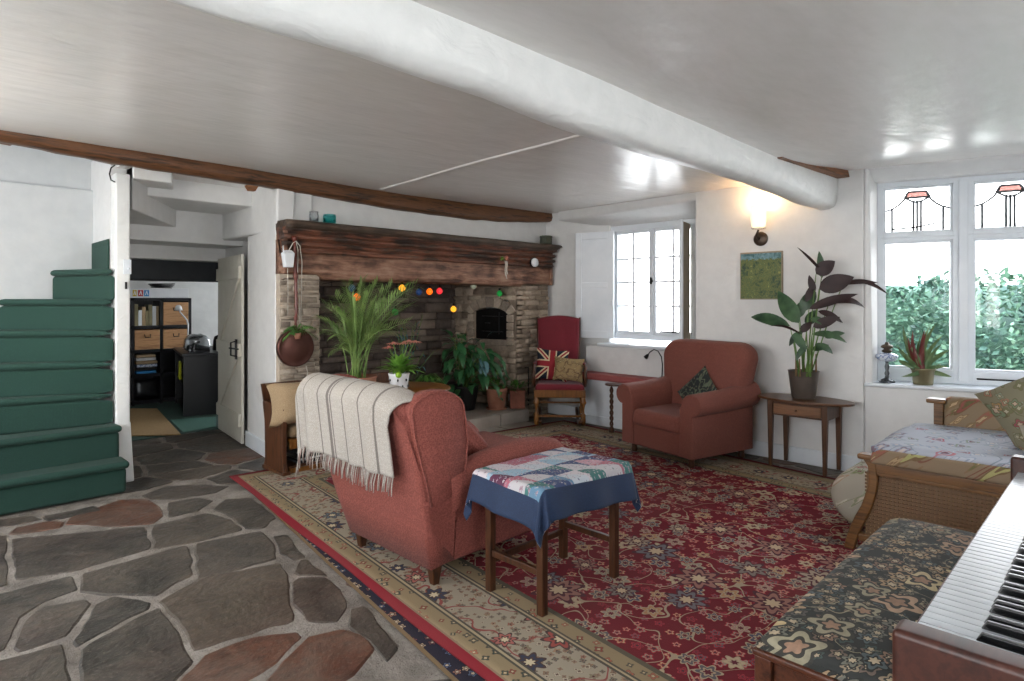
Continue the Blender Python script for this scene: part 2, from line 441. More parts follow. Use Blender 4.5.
floral('day_floral', '#a3a8b3', [(11, 4, ['#8790a3', '#b5b9c2', '#7c6a74', '#93a0a0'], '#bfb0a8', '#8d97a6', .5, .9),
    (7.5, 3, ['#9a4a58', '#56606f', '#7d8577', '#a76a72'], '#6c3a48', '#9da4b0', .42, .55)], (5, .006, '#7d868f'))
floral('day_tan', '#82705a', [(14, 4, ['#7a6a4c', '#a8906e', '#8d5648', '#66653f'], '#b39a78', '#7d6448', .5, .8),
    (7, 3, ['#7c7a4c', '#8a4a42', '#a3a06a'], '#5c5a34', '#6a5438', .42, .6)], (5, .006, '#6f4434'))
floral('cushion_floral', '#79745f', [(16, 4, ['#6a6a48', '#7f8a78', '#9c6a58', '#8f8f7c'], '#a8a28c', '#6a6048', .52, .9),
    (8, 4, ['#8f3f4c', '#6b7a60', '#9a7a50', '#7c8f98'], '#b39a88', '#5f563c', .45, .7)], (6, .006, '#5e6040'))
floral('roll_floral', '#a39c8e', [(15, 4, ['#9a9f88', '#c4bfae', '#a5836f', '#84886a'], '#c9b9a8', '#a9a392', .5, .8),
    (8, 4, ['#9c4450', '#7a8058', '#ae7a72'], '#6c3a3e', '#8f8f74', .45, .6)], (6, .005, '#6f7350'))
floral('dark_tapestry', '#1e2524', [(30, 5, ['#54604f', '#3a4a4a', '#5f5345', '#6d6a58'], '#7d7a64', '#15191a', .5, .9)], (14, .02, '#5a6350'))
floral('beige_tapestry', '#8c7650', [(26, 4, ['#7a6a45', '#a39064', '#6a4f38', '#8d6d4d'], '#b5a27c', '#5c4a32', .5, .9)], (10, .02, '#5e4630'))
def mk_patch():
    t = NT('patchwork'); o = t.obj(); q = t.vm('MULTIPLY', o, (8.2, 8.2, 0))
    x, y, _ = t.xyz(q); fx = t.math('FRACT', x); fy = t.math('FRACT', y)
    cell = t.comb(t.math('FLOOR', x), t.math('FLOOR', y))
    rad = t.math('SQRT', t.math('ADD', t.math('MULTIPLY', fx, fx), t.math('MULTIPLY', fy, fy)))
    fan = t.math('LESS_THAN', rad, .86)
    cell2 = t.vm('ADD', cell, t.comb(t.math('MULTIPLY', fan, 17.0), t.math('MULTIPLY', fan, 5.0)))
    wn = t.n('TexWhiteNoise', noise_dimensions='2D'); t.put(wn.inputs[0], cell2)
    c = t.ramp(wn.outputs[0], [(0, '#b6b3b6'), (.12, '#5d7f97'), (.22, '#a4606f'), (.34, '#c4bcc0'), (.46, '#3f6f6b'), (.56, '#39476b'), (.66, '#b98d97'), (.76, '#b7bfc6'), (.86, '#5a2f47'), (.93, '#90adc0')], 'CONSTANT')
    wn2 = t.n('TexWhiteNoise', noise_dimensions='2D'); t.put(wn2.inputs[0], t.vm('ADD', cell2, (40, 3, 0)))
    c = flower(t, o, 70, 5, None, ['#c8c4c8', '#4a6b80', '#8b4b60', '#d2ccc8', '#3e5f50'], '#6a3a50', '#b5b0b8', .42, 0, .6, .9, c)
    t.bump(t.noise(o, 300, 2), .2, .003)
    M['patchwork'] = t.fin(c, .85)
mk_patch()
# union flag cushion, in the cushion's own plane (built local, x right, y up)
def mk_flagc():
    t = NT('flag_cloth'); o = t.obj(); x, y, z = t.xyz(o)
    ax = t.math('ABSOLUTE', x); ay = t.math('ABSOLUTE', y)
    dg = t.math('ABSOLUTE', t.math('SUBTRACT', t.math('MULTIPLY', ax, .72), t.math('MULTIPLY', ay, .72)))
    c = t.mix(t.math('LESS_THAN', dg, .024), '#101726', '#c9b795')
    c = t.mix(t.math('LESS_THAN', dg, .009), c, '#8a1f28')
    c = t.mix(t.math('LESS_THAN', t.math('MINIMUM', ax, ay), .044), c, '#c9b795')
    c = t.mix(t.math('LESS_THAN', t.math('MINIMUM', ax, ay), .03), c, '#8a1f28')
    t.bump(t.noise(o, 200, 2), .3, .003); M['flag_cloth'] = t.fin(c, .9)
mk_flagc()
plain('leaf_green', '#2f5a22', '#5b8a3a', .45, 12)
plain('leaf_bright', '#4f8a2c', '#86b04a', .5, 12)
plain('leaf_lily', '#214a2c', '#3c7044', .3, 12)
plain('leaf_blue', '#3c6468', '#6f9298', .25, 10)
plain('leaf_palm', '#4a6a2e', '#8fa862', .5, 10)
plain('leaf_calathea', '#26402b', '#4d6848', .35, 14)
plain('leaf_purple', '#1f0f10', '#301a1a', .6, 14)
plain('leaf_bromeliad', '#3f5e3a', '#6e7f50', .4, 9)
plain('leaf_red', '#5a1f22', '#7a3a30', .4, 9)
plain('leaf_hedge', '#22403a', '#466a54', .6, 3)
plain('leaf_hedge_pale', '#4a6c58', '#6c8c74', .6, 3)
plain('stem_brown', '#6b5238', '#8d7350', .6)
plain('stem_green', '#4a6b30', '#6c8a48', .5)
plain('soil', '#1b1410', '#2c211a', .95, 30, .5)
plain('pot_bronze', '#57504a', '#6a625a', .3, 6, metal=.3)
plain('pot_brass', '#7a7358', '#8f8768', .35, 6, metal=.5)
plain('pot_black', '#0d0e10', '#17181a', .4)
plain('terracotta', '#8c5a45', '#a8765f', .8, 8, .15)
plain('copper_tub', '#6b3a28', '#8f5642', .5, 8, .2, metal=.3)
plain('copper_pan', '#4a302a', '#6f4a42', .38, 5, .15, metal=.8)
plain('handle_wood', '#4b1c14', '#72301f', .35, 8)
plain('white_ceramic', '#d4d6d8', '#e0e2e4', .25)
plain('paper_white', '#d8dce0', '#e4e8ec', .7)
plain('pink_flower', '#b56a5c', '#c98a78', .6)
plain('lime', '#7fae2c', '#98c23c', .4)
plain('cord_white', '#b9b3a8', '#c9c4ba', .8)
plain('cord_brown', '#5c4a3a', '#7a6450', .8)
plain('white_key', '#a9afb4', '#b4babf', .28)
plain('black_key', '#08090a', '#0e0f10', .2)
plain('chrome', '#8c8f92', '#b0b3b6', .18, metal=1)
plain('steel_dark', '#3a3c3e', '#55585a', .3, metal=.8)
plain('bronze', '#3c322a', '#54473b', .4, metal=.6)
plain('brass', '#7a6238', '#8f7648', .35, metal=.8)
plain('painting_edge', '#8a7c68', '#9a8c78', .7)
plain('yellow_cloth', '#b5b820', '#d0d030', .7)
plain('box_green', '#33382a', '#474c3a', .6, 20, .3)
plain('white_box', '#c9cacd', '#d5d6d8', .5)
plain('red_square', '#b0282c'); plain('yellow_square', '#c8a81c'); plain('blue_square', '#2a7ab5')
plain('hearthstone', '#857e76', '#a39b91', .75, 4, .4)
plain('ground_out', '#d8d6ce', '#e6e4dc', .95, 2)
plain('render_out', '#c9c9c6', '#d6d6d2', .9, 2)
def glass(name, col=(1,1,1,1), rough=0.0, mixf=.12):
    t = NT(name); t.t.nodes.remove(t.b)
    tr = t.n('BsdfTransparent'); tr.inputs[0].default_value = col
    gl = t.n('BsdfGlossy'); gl.inputs['Roughness'].default_value = .02
    mx = t.n('MixShader'); fr = t.n('Fresnel'); fr.inputs[0].default_value = 1.45
    t.put(mx.inputs[0], t.math('MULTIPLY', fr.outputs[0], .5)); t.t.links.new(tr.outputs[0], mx.inputs[1]); t.t.links.new(gl.outputs[0], mx.inputs[2])
    t.t.links.new(mx.outputs[0], t.out.inputs[0]); M[name] = t.m
glass('pane'); glass('red_glass', (.33, .22, .205, 1)); glass('teal_glass', (.35, .80, .80, 1)); glass('jar_glass', (.92, .93, .94, 1))
def emis(name, col, s, rough=.5):
    t = NT(name); t.fin(col, rough); t.b.inputs['Emission Color'].default_value = lin(col); t.b.inputs['Emission Strength'].default_value = s; M[name] = t.m
emis('lamp_glass', '#ffdcae', .14)
for nm, cc, ss in [('orange', '#ff6a10', .10), ('yellow', '#ffa828', .10), ('red', '#f0281c', .08), ('pink', '#e83038', .07), ('green', '#12903c', .03), ('blue', '#163c70', .012), ('white', '#a8ad98', .01)]:
    emis('bulb_' + nm, cc, ss)
def mk_paint():
    t = NT('garden_painting'); o = t.obj(); x, y, z = t.xyz(o)
    n = t.noise(o, 16, 5, .7, 1.0); n2 = t.noise(t.vm('ADD', o, (3, 1, 0)), 34, 4, .7, 1.5)
    c = t.ramp(t.math('ADD', t.math('MULTIPLY', n, .6), t.math('MULTIPLY', n2, .4)), [(.34, '#13261c'), (.44, '#2d4a26'), (.5, '#6d7030'), (.55, '#304f2a'), (.62, '#9a984c')])
    sky = t.ramp(n, [(.4, '#2c5a5c'), (.6, '#7396a0')])
    c = t.mix(t.math('GREATER_THAN', t.math('ADD', z, t.math('MULTIPLY', n2, .08)), .39), c, sky)
    t.bump(n2, .5, .004); M['garden_painting'] = t.fin(c, .5)
mk_paint()
def mk_cane():
    t = NT('cane'); M['cane'] = t.fin('#65482a', .55)
mk_cane()
def mk_lampbase():
    t = NT('blue_white_china'); o = t.obj(); n = t.noise(o, 30, 3)
    M['blue_white_china'] = t.fin(t.ramp(n, [(.45, '#d0d6de'), (.5, '#3c5a9c'), (.58, '#c9d0da')]), .15)
mk_lampbase()

def mk_linen():
    t = NT('lamp_linen'); t.t.nodes.remove(t.b); d = t.n('BsdfDiffuse'); tr = t.n('BsdfTranslucent'); mx = t.n('MixShader'); mx.inputs[0].default_value = .5
    d.inputs[0].default_value = lin('#e6dcc8'); tr.inputs[0].default_value = lin('#e6dcc8')
    t.t.links.new(d.outputs[0], mx.inputs[1]); t.t.links.new(tr.outputs[0], mx.inputs[2]); t.t.links.new(mx.outputs[0], t.out.inputs[0]); M['lamp_linen'] = t.m
mk_linen()
# ================= the setting =================
def zc_(x, y):
    z = 2.37
    s = max(0, min(1, (x - 4.2) / 1.4)); s = s*s*(3-2*s)
    if y < 1.75: z = 2.29 + .10 * s
    else:
        k = max(0, min(1, (y-2.2)/2.6)); z = 2.365 + k*(.05 - .03*math.exp(-((x-3.5)/1.3)**2))
    return z
# floor
HAND = [
 [(35,235),(440,198),(450,265),(240,325),(50,358)],
 [(462,195),(620,157),(690,175),(728,207),(600,242),(465,265)],
 [(205,190),(215,170),(300,140),(360,118),(440,115),(480,140),(490,167),(460,188),(330,198)],
 [(32,220),(50,202),(140,184),(193,184),(180,200),(60,222)],
 [(-60,208),(60,190),(128,176),(90,168),(-60,184)],
 [(130,168),(180,157),(290,135),(302,150),(225,166),(150,180)],
 [(430,105),(500,78),(610,72),(690,78),(640,98),(520,116),(450,118)],
 [(505,127),(600,112),(640,120),(600,150),(507,170)],
 [(643,145),(680,118),(760,112),(830,172),(790,203),(737,203),(700,168)],
 [(592,250),(790,213),(822,255),(830,293),(720,325),(597,355)],
 [(250,340),(560,255),(576,290),(573,340),(470,403),(330,402),(245,393)],
 [(483,422),(600,357),(842,307),(862,350),(883,478),(700,533),(590,568),(542,482)],
 [(882,365),(900,352),(980,350),(1024,388),(1045,440),(1010,483),(930,483),(892,430)],
 [(-110,430),(215,345),(226,390),(120,430),(60,470),(10,568),(-120,600)],
 [(60,522),(77,482),(125,442),(250,420),(270,432),(195,528),(62,568),(47,560)],
 [(227,540),(292,432),(340,410),(450,425),(440,445),(240,553)],
 [(247,565),(475,442),(528,510),(573,600),(500,690),(430,760),(245,740)],
 [(-100,628),(188,552),(206,690),(205,790),(-100,800)],
 [(520,690),(620,582),(760,532),(888,514),(898,530),(830,608),(690,690),(600,740)],
 [(760,760),(810,655),(860,602),(922,532),(1024,512),(1090,520),(1120,570),(1060,640),(930,720),(820,780)],
 [(-110,228),(18,226),(20,374),(-110,400)],
 [(822,227),(868,222),(915,290),(880,300),(846,275)],
 [(900,300),(925,298),(985,345),(900,343),(884,335)],
 [(1060,450),(1100,440),(1200,560),(1160,600),(1110,540),(1050,500)],
]
hand = []
for poly in HAND:
    hand.append([(p.x, p.y) for p in (PZ(x/3.012, 460 + y/3.012) for x, y in poly)])
def area(P): return sum(P[i][0]*P[(i+1)%len(P)][1]-P[(i+1)%len(P)][0]*P[i][1] for i in range(len(P)))/2
def cen(P): return (sum(p[0] for p in P)/len(P), sum(p[1] for p in P)/len(P))
def inside(pt, P):
    x, y = pt; c = False
    for i in range(len(P)):
        (x1,y1),(x2,y2) = P[i], P[(i+1)%len(P)]
        if (y1 > y) != (y2 > y) and x < (x2-x1)*(y-y1)/(y2-y1)+x1: c = not c
    return c
def clip(P, a, n):     # keep (p-a).n <= 0
    out = []
    for i in range(len(P)):
        p, q = P[i], P[(i+1)%len(P)]
        dp = (p[0]-a[0])*n[0]+(p[1]-a[1])*n[1]; dq = (q[0]-a[0])*n[0]+(q[1]-a[1])*n[1]
        if dp <= 0: out.append(p)
        if (dp < 0 < dq) or (dq < 0 < dp):
            t = dp/(dp-dq); out.append((p[0]+(q[0]-p[0])*t, p[1]+(q[1]-p[1])*t))
    return out
rnd = random.Random(3)
seeds = []
x = -1.6
while x < 6.4:
    y = -1.6
    while y < 9.4:
        seeds.append((x + rnd.uniform(-.15,.15), y + rnd.uniform(-.15,.15))); y += .42
    x += .47
def near_hand(c):
    for P in hand:
        if inside(c, P): return True
        for i in range(len(P)):
            a, b = P[i], P[(i+1)%len(P)]
            for k in range(5):
                q = (a[0]+(b[0]-a[0])*k/5, a[1]+(b[1]-a[1])*k/5)
                if (q[0]-c[0])**2+(q[1]-c[1])**2 < .115**2: return True
    return False
seeds = [s for s in seeds if not near_hand(s)]
extra = []
for P in hand:      # the laid stones hold their ground against the rest
    for i in range(len(P)):
        a, b = P[i], P[(i+1)%len(P)]
        L = math.hypot(b[0]-a[0], b[1]-a[1]); k = max(1, int(L/.12)); c = cen(P)
        for j in range(k):
            q = (a[0]+(b[0]-a[0])*j/k, a[1]+(b[1]-a[1])*j/k)
            d = math.hypot(q[0]-c[0], q[1]-c[1]) or 1
            extra.append((q[0]+(c[0]-q[0])/d*.07, q[1]+(c[1]-q[1])/d*.07))
polys = list(hand)
allp = seeds + extra
for i, s in enumerate(seeds):
    P = [(s[0]-.6,s[1]-.6),(s[0]+.6,s[1]-.6),(s[0]+.6,s[1]+.6),(s[0]-.6,s[1]+.6)]
    for q in allp:
        if q is s or (q[0]-s[0])**2+(q[1]-s[1])**2 > 1.5: continue
        n = (q[0]-s[0], q[1]-s[1]); m = ((q[0]+s[0])/2, (q[1]+s[1])/2); P = clip(P, m, n)
        if len(P) < 3: break
    if len(P) < 3: continue
    for a, n in (((-1.58,0),(-1,0)), ((6.35,0),(1,0)), ((0,-1.58),(0,-1)), ((0,6.84),(0,1))):
        P = clip(P, a, n)
        if len(P) < 3: break
    if len(P) < 3 or abs(area(P)) < .012: continue
    c = cen(P); Q = []
    for p in P:
        d = math.hypot(p[0]-c[0], p[1]-c[1]) or 1; Q.append((c[0]+(p[0]-c[0])*(d-.02)/d, c[1]+(p[1]-c[1])*(d-.02)/d))
    polys.append(Q)
fl = MB(); pi_ = -1
for P in polys:
    if area(P) < 0: P = P[::-1]
    if any(P is h_ for h_ in hand) or any(P[::-1] == h_ for h_ in hand):
        c = cen(P); P = [(p[0]+(p[0]-c[0])/(math.hypot(p[0]-c[0],p[1]-c[1]) or 1)*.012, p[1]+(p[1]-c[1])/(math.hypot(p[0]-c[0],p[1]-c[1]) or 1)*.012) for p in P]
    # round corners and roughen the outline
    Q = []
    n = len(P)
    for i in range(n):
        a, b, c = P[i-1], P[i], P[(i+1)%n]
        for k, t in ((0,.12),(1,.09)):
            Q.append((b[0]+(a[0]-b[0])*t, b[1]+(a[1]-b[1])*t)) if k == 0 else None
        Q.append((b[0]+((a[0]+c[0])/2-b[0])*.035, b[1]+((a[1]+c[1])/2-b[1])*.035))
        Q.append((b[0]+(c[0]-b[0])*.12, b[1]+(c[1]-b[1])*.12))
        L = math.hypot(c[0]-b[0], c[1]-b[1]); m = int(L*.76/.045)
        for j in range(1, m): 
            t = .12 + .76*j/m; Q.append((b[0]+(c[0]-b[0])*t, b[1]+(c[1]-b[1])*t))
    R = []
    for p in Q:
        v = mnoise.noise_vector(Vector((p[0]*9, p[1]*9, 0))); R.append((p[0]+v.x*.013, p[1]+v.y*.013))
    c = cen(R); zt = -.001 - rnd.random()*.003
    In = []
    for p in R:
        d = math.hypot(p[0]-c[0], p[1]-c[1]) or 1; k = max(.2, (d-.012)/d); In.append((c[0]+(p[0]-c[0])*k, c[1]+(p[1]-c[1])*k))
    n = len(R)
    vs = [(p[0],p[1],-.02) for p in R] + [(p[0],p[1],zt-.006) for p in R] + [(p[0],p[1],zt) for p in In] + [(c[0],c[1],zt)]
    fs = [(i,(i+1)%n,n+(i+1)%n,n+i) for i in range(n)] + [(n+i,n+(i+1)%n,2*n+(i+1)%n,2*n+i) for i in range(n)] + [tuple(range(2*n,3*n))]
    pi_ += 1; fl.add(vs[:-1], fs, False, 2 if (pi_ in (2, 3, 18, 19) or (pi_ >= len(hand) and rnd.random() < .12)) else 1)
fl.grid(lambda a, b: (-1.6+8.0*a, -1.6+8.44*b, -.0075 + .0035*mnoise.noise(Vector((a*90, b*90, 0)))), 200, 200)
for i in range(40000): fl.sm[-1-i] = False
fl.box(-1.8, -1.8, -.2, 6.5, 6.84, -.02)
struct('floor', fl, ['mortar', 'flagstone', 'flagstone_red'])
f2 = MB().box(-1.6, 6.84, -.2, 6.4, 9.5, 0); struct('floor_study', f2, 'green_carpet')
# ceiling
ce = MB()
def cgrid(x0, y0, x1, y1, n=30):
    ce.grid(lambda a, b: (x0+(x1-x0)*b, y0+(y1-y0)*a, zc_(x0+(x1-x0)*b, y0+(y1-y0)*a)), n, n, .0)
cgrid(-1.6, -1.6, 6.4, 1.74); cgrid(-1.6, 1.76, 6.2, 5.02)
ce.box(-1.6,-1.6,2.42,6.4,5.02,2.5)
ce.box(1.2, 5.02, 2.36, 3.0, 6.9, 2.5)
struct('ceiling', ce, 'ceiling_paint')
struct('ceiling_study', MB().box(1.0, 6.9, 2.2, 6.0, 9.5, 2.3), 'white_wall')

def wall_holes(mb, p0, p1, z0, z1, t, holes):
    """wall from p0 to p1 (inner face on the left of the walk), thickness t outwards, holes (s0,s1,z0,z1)"""
    p0, p1 = Vector((p0[0],p0[1],0)), Vector((p1[0],p1[1],0)); L = (p1-p0).length; d = (p1-p0)/L; n = Vector((d.y,-d.x,0))
    def blk(s0, s1, a, b):
        if s1-s0 < 1e-4 or b-a < 1e-4: return
        q = [p0+d*s0+n*t, p0+d*s1+n*t, p0+d*s1, p0+d*s0]
        mb.hexa([(v.x,v.y,a) for v in q], [(v.x,v.y,b) for v in q])
    s = 0
    for h in sorted(holes):
        blk(s, h[0], z0, z1); blk(h[0], h[1], z0, h[2]); blk(h[0], h[1], h[3], z1); s = h[1]
    blk(s, L, z0, z1)
# window wall with its deep recess
w = MB()
ZT = 2.5
w.hexa([(5.36,1.477,0),(6.1,1.477+.2,0),(6.1,2.92,0),(5.36,2.92,0)], [(5.36,1.477,ZT),(6.1,1.477+.2,ZT),(6.1,2.92,ZT),(5.36,2.92,ZT)])
# recess: under-sill wall, window-plane wall, left splay, soffit
w.hexa([(5.58,2.92,0),(6.1,2.92,0),(6.1,4.4,0),(5.58,4.4,0)], [(5.58,2.92,.85),(6.1,2.92,.85),(6.1,4.4,.85),(5.58,4.4,.85)])
w.hexa([(5.36,2.90,.85),(6.1,2.90,.85),(6.1,3.12,.85),(5.74,3.10,.85)], [(5.36,2.90,ZT),(6.1,2.90,ZT),(6.1,3.12,ZT),(5.74,3.10,ZT)])
w.hexa([(5.72,4.16,0),(6.1,4.16,0),(6.1,5.3,0),(5.66,5.3,0)], [(5.72,4.16,ZT),(6.1,4.16,ZT),(6.1,5.3,ZT),(5.66,5.3,ZT)])
w.hexa([(5.36,2.9,2.30),(5.75,3.1,2.18),(5.75,4.2,2.18),(5.62,4.85,2.30)], [(5.36,2.9,ZT),(5.75,3.1,ZT),(5.75,4.2,ZT),(5.62,4.85,ZT)])
w.box(5.74, 3.0, 2.17, 6.1, 4.3, ZT)
struct('wall_window', w, 'white_wall', bevel=.02)
# bay wall (turned 17 degrees) with the tall window
E = Vector((.289, -.957, 0)); NB = Vector((.957, .289, 0)); B0 = Vector((5.36, 1.477, 0))
def BP(s, n, z): v = B0 + E*s + NB*n; return (v.x, v.y, z)
w = MB()
def bblk(s0, s1, n0, n1, z0, z1):
    w.hexa([BP(s0,n0,z0),BP(s1,n0,z0),BP(s1,n1,z0),BP(s0,n1,z0)], [BP(s0,n0,z1),BP(s1,n0,z1),BP(s1,n1,z1),BP(s0,n1,z1)])
bblk(0, 3.3, 0, .5, 0, .69)
bblk(-.15, .06, .12, .5, .69, ZT); bblk(1.86, 3.3, 0, .5, .69, ZT); bblk(0, 1.9, .10, .5, 2.29, ZT)
w.hexa([BP(0,0,.69),BP(.06,.0,.69),BP(.10,.2,.69),BP(-.02,.2,.69)],[BP(0,0,ZT),BP(.03,.0,ZT),BP(.10,.2,ZT),BP(-.02,.2,ZT)])
w.hexa([BP(0,0,2.37),BP(1.9,.0,2.37),BP(1.9,.12,2.29),BP(0,.12,2.29)],[BP(0,0,ZT),BP(1.9,.0,ZT),BP(1.9,.12,ZT),BP(0,.12,ZT)])
struct('wall_bay', w, 'white_wall', bevel=.015)
struct('trim_1', MB().hexa([BP(-.0,-.03,.69),BP(1.95,-.03,.69),BP(1.95,.26,.69),BP(.0,.26,.69)],[BP(-.0,-.03,.715),BP(1.95,-.03,.715),BP(1.95,.26,.715),BP(.0,.26,.715)]), 'white_gloss', bevel=.006)
# near and far-left walls, with the windows that light the room from behind the camera
w = MB(); wall_holes(w, (-1.6,-1.6), (6.4,-1.6), 0, ZT, .3, [(.9,2.9,.9,2.1),(4.2,5.4,.9,2.1)]); struct('wall_near', w, 'white_wall')
w = MB(); wall_holes(w, (-1.6,6.6), (-1.6,-1.6), 0, ZT, .3, [(1.9,4.3,.8,2.15),(5.2,6.8,.8,2.1)]); struct('wall_left', w, 'white_wall')
# fireplace wall: above the mantel, and the pier beside it
w = MB()
w.box(2.3, 5.08, 1.95, 5.7, 6.4, ZT)                                 # chimney breast over the opening
w.box(2.45, 5.10, 0, 2.62, 6.0, 1.95); w.box(5.15, 5.10, 0, 5.75, 6.3, 1.95)
w.box(2.262, 5.025, 1.99, 2.42, 5.12, 2.34)                             # plastered pier head beside the mantel
w.prism([(2.262,5.055),(2.6,5.055),(2.6,5.86),(2.352,5.86)], 0, ZT)
w.box(2.50, 5.8, 0, 2.7, 6.95, ZT)
struct('wall_fireplace', w, 'white_wall', bevel=.02)
# passage: lintels and stepped soffits over the low doorway
w = MB()
w.box(1.27, 5.62, 2.20, 2.51, 6.34, ZT); w.box(1.27, 6.33, 1.90, 2.51, 6.85, ZT); w.box(1.2, 6.80, 1.765, 2.56, 7.0, ZT)
w.prism([(1.28,5.32),(1.90,6.36),(1.28,6.36)], 2.04, ZT)
w.prism([(1.28,5.30),(1.55,5.30),(1.66,5.66),(1.28,5.66)], 2.27, ZT)
w.box(2.50, 6.80, 0, 2.62, 7.0, 1.8)
struct('wall_passage', w, 'white_wall', bevel=.012)
w = MB(); w.box(1.165, 5.44, 0, 1.27, 6.95, ZT); struct('wall_stair_side', w, 'white_wall')
# newel post
pst = MB()
pst.extr([PC(0,0,1)]*0 or [(1.165,5.30,0),(1.262,5.30,0),(1.262,5.30,2.30),(1.165,5.30,2.30)][::-1], (0,.14,0))
pb = MB().hexa([(1.15,5.28,0),(1.285,5.28,0),(1.285,5.45,0),(1.15,5.45,0)], [(1.165,5.30,.45),(1.265,5.30,.45),(1.265,5.44,.45),(1.165,5.44,.45)])
t = holder('trim_2', (1.21,5.37,0))
build('post', pst, 'white_beam', t, bevel=.014); build('post_foot', pb, 'white_beam', t, bevel=.012)
build('latch', MB().bar(PY(126,282,5.295), PY(126,289,5.295), .012, .012), 'black_metal', t)
hk = [PY(115,165,5.30), PY(111,168,5.29), PY(109.5,174,5.28), PY(111,180,5.28), PY(115,182,5.30)]
build('hook', MB().tube(hk, .005, 6), 'black_metal', t)
build('latch_plate', MB().box(1.215,5.285,1.55,1.265,5.30,1.66).ball((1.245,5.28,1.59),.01,8), 'white_gloss', t, bevel=.004)
# stairwell walls
w = MB(); w.box(-1.6, 6.02, 0, 1.3, 6.2, 2.26); w.box(-1.6, 6.10, 2.2, 1.3, 6.2, 3.3)
struct('wall_stair', w, 'grey_wall', bevel=.02)
struct('ceiling_stair', MB().box(-.9,5.02,3.3,1.3,6.2,3.4), 'white_wall')
struct('wall_stair_upper', MB().box(-1.6,5.02,2.5,1.25,5.1,3.3).box(1.2,5.02,2.45,1.3,6.6,3.3).box(-1.7,5.02,2.45,-1.6,6.6,3.3), 'white_wall')
struct('trim_3', MB().bar((-1.0,5.35,2.56),(.55,5.12,2.40),.07,.09), 'beam_oak', bevel=.01)
# study walls
w = MB(); w.box(1.0, 9.4, 0, 6.0, 9.55, 2.3); w.box(1.0, 6.95, 0, 1.1, 9.5, 2.3)
w.box(2.52, 6.85, 0, 6.0, 7.0, 2.3)
wall_holes(w, (5.0,6.95), (5.0,9.4), 0, 2.3, .2, [(.5,2.0,.7,2.0)])
struct('wall_study', w, 'white_wall')
struct('trim_4', MB().box(1.1, 7.03, 1.56, 2.9, 7.3, 1.78), 'charcoal_wood', bevel=.02)

# beams
def beam_mesh(secs, nsub=1):
    """secs: list of rings of points"""
    mb = MB(); n = len(secs[0]); vs = [p for r in secs for p in r]
    fs = [(i*n+k, i*n+(k+1)%n, (i+1)*n+(k+1)%n, (i+1)*n+k) for i in range(len(secs)-1) for k in range(n)]
    fs += [tuple(range(n-1,-1,-1)), tuple(range((len(secs)-1)*n, len(secs)*n))]
    return mb.add(vs, fs, True)
def interp(x, pts):
    if x <= pts[0][0]: return pts[0][1]
    for (a, va), (b, vb) in zip(pts, pts[1:]):
        if x <= b:
            t = (x-a)/(b-a); return va+(vb-va)*t
    return pts[-1][1]
secs = []
for i in range(61):
    X = -1.6 + i*(6.98/60)
    nz = mnoise.noise(Vector((X*2.2,0,0)))*.014; nz2 = mnoise.noise(Vector((X*1.7,5,0)))*.016
    b = 2.10 - .03*max(0, 1-X/1.2)*(X > -9) + nz + .012*math.sin(X*2.1); yf = interp(X, [(0.3,1.60),(2.0,1.60),(3.5,1.64),(5.36,1.67)]) + nz2*.6
    yl = interp(X, [(.5,1.70),(1.7,1.74),(3.6,1.80),(5.36,1.83)]) + nz2
    r = .035
    secs.append([(X,yf-.015,2.46),(X,yf-.005,2.24),(X,yf+.0,b+.06+nz2),(X,yf+.022,b+.018),(X,yf+.06,b),(X,yl-.03,b-.004),(X,yl-.004,b+.03),(X,yl+.03,b+.12),(X,yl+.05,2.46)])
bm_ = beam_mesh(secs); struct('ceiling_beam', bm_, 'white_beam')
struct('trim_5', MB().hexa([(4.1,1.61,2.283),(5.33,1.57,2.325),(5.33,1.68,2.325),(4.1,1.68,2.283)], [(4.1,1.62,2.33),(5.33,1.59,2.42),(5.33,1.68,2.42),(4.1,1.68,2.33)]), 'beam_oak', bevel=.004)
# long dark beam over stair, passage and mantel
def dk(X):
    return interp(X, [(-.5,2.37),(.45,2.355),(1.1,2.315),(1.7,2.30),(2.27,2.285),(2.9,2.255),(3.5,2.232),(4.5,2.228),(5.1,2.26),(5.45,2.29),(5.83,2.335)])
secs = []
for i in range(91):
    X = -1.6 + i*(7.36/90)
    b = dk(X) + mnoise.noise(Vector((X*4,1,0)))*.010; y = 5.0 + mnoise.noise(Vector((X*2.4,9,0)))*.012
    tp = b + .13 + mnoise.noise(Vector((X*5,4,0)))*.006
    j = mnoise.noise(Vector((X*7,3,3)))*.006
    secs.append([(X,y+.02,2.50),(X,y-.004,tp),(X,y-.022+j,b+.05),(X,y-.006+j,b+.012),(X,y+.025,b),(X,y+.10,b+.004-j),(X,y+.12,b+.03),(X,y+.125,2.50)])
struct('ceiling_beam_dark', beam_mesh(secs), 'old_oak')
build_nub = MB().hexa([(2.02,4.99,2.235),(2.07,4.99,2.235),(2.07,5.03,2.235),(2.02,5.03,2.235)],[(2.0,4.98,2.275),(2.09,4.98,2.275),(2.09,5.04,2.275),(2.0,5.04,2.275)])
struct('trim_6', build_nub, 'beam_oak')
# plaster ridge across the ceiling
r0, r1 = (2.92,1.9), (3.2,4.95); pts = []
for i in range(25):
    t = i/24; X = r0[0]+(r1[0]-r0[0])*t + .012*math.sin(t*9); Y = r0[1]+(r1[1]-r0[1])*t; pts.append((X, Y, zc_(X,Y)+.010))
struct('trim_7', MB().tube(pts, .022, 8), 'ceiling_paint')
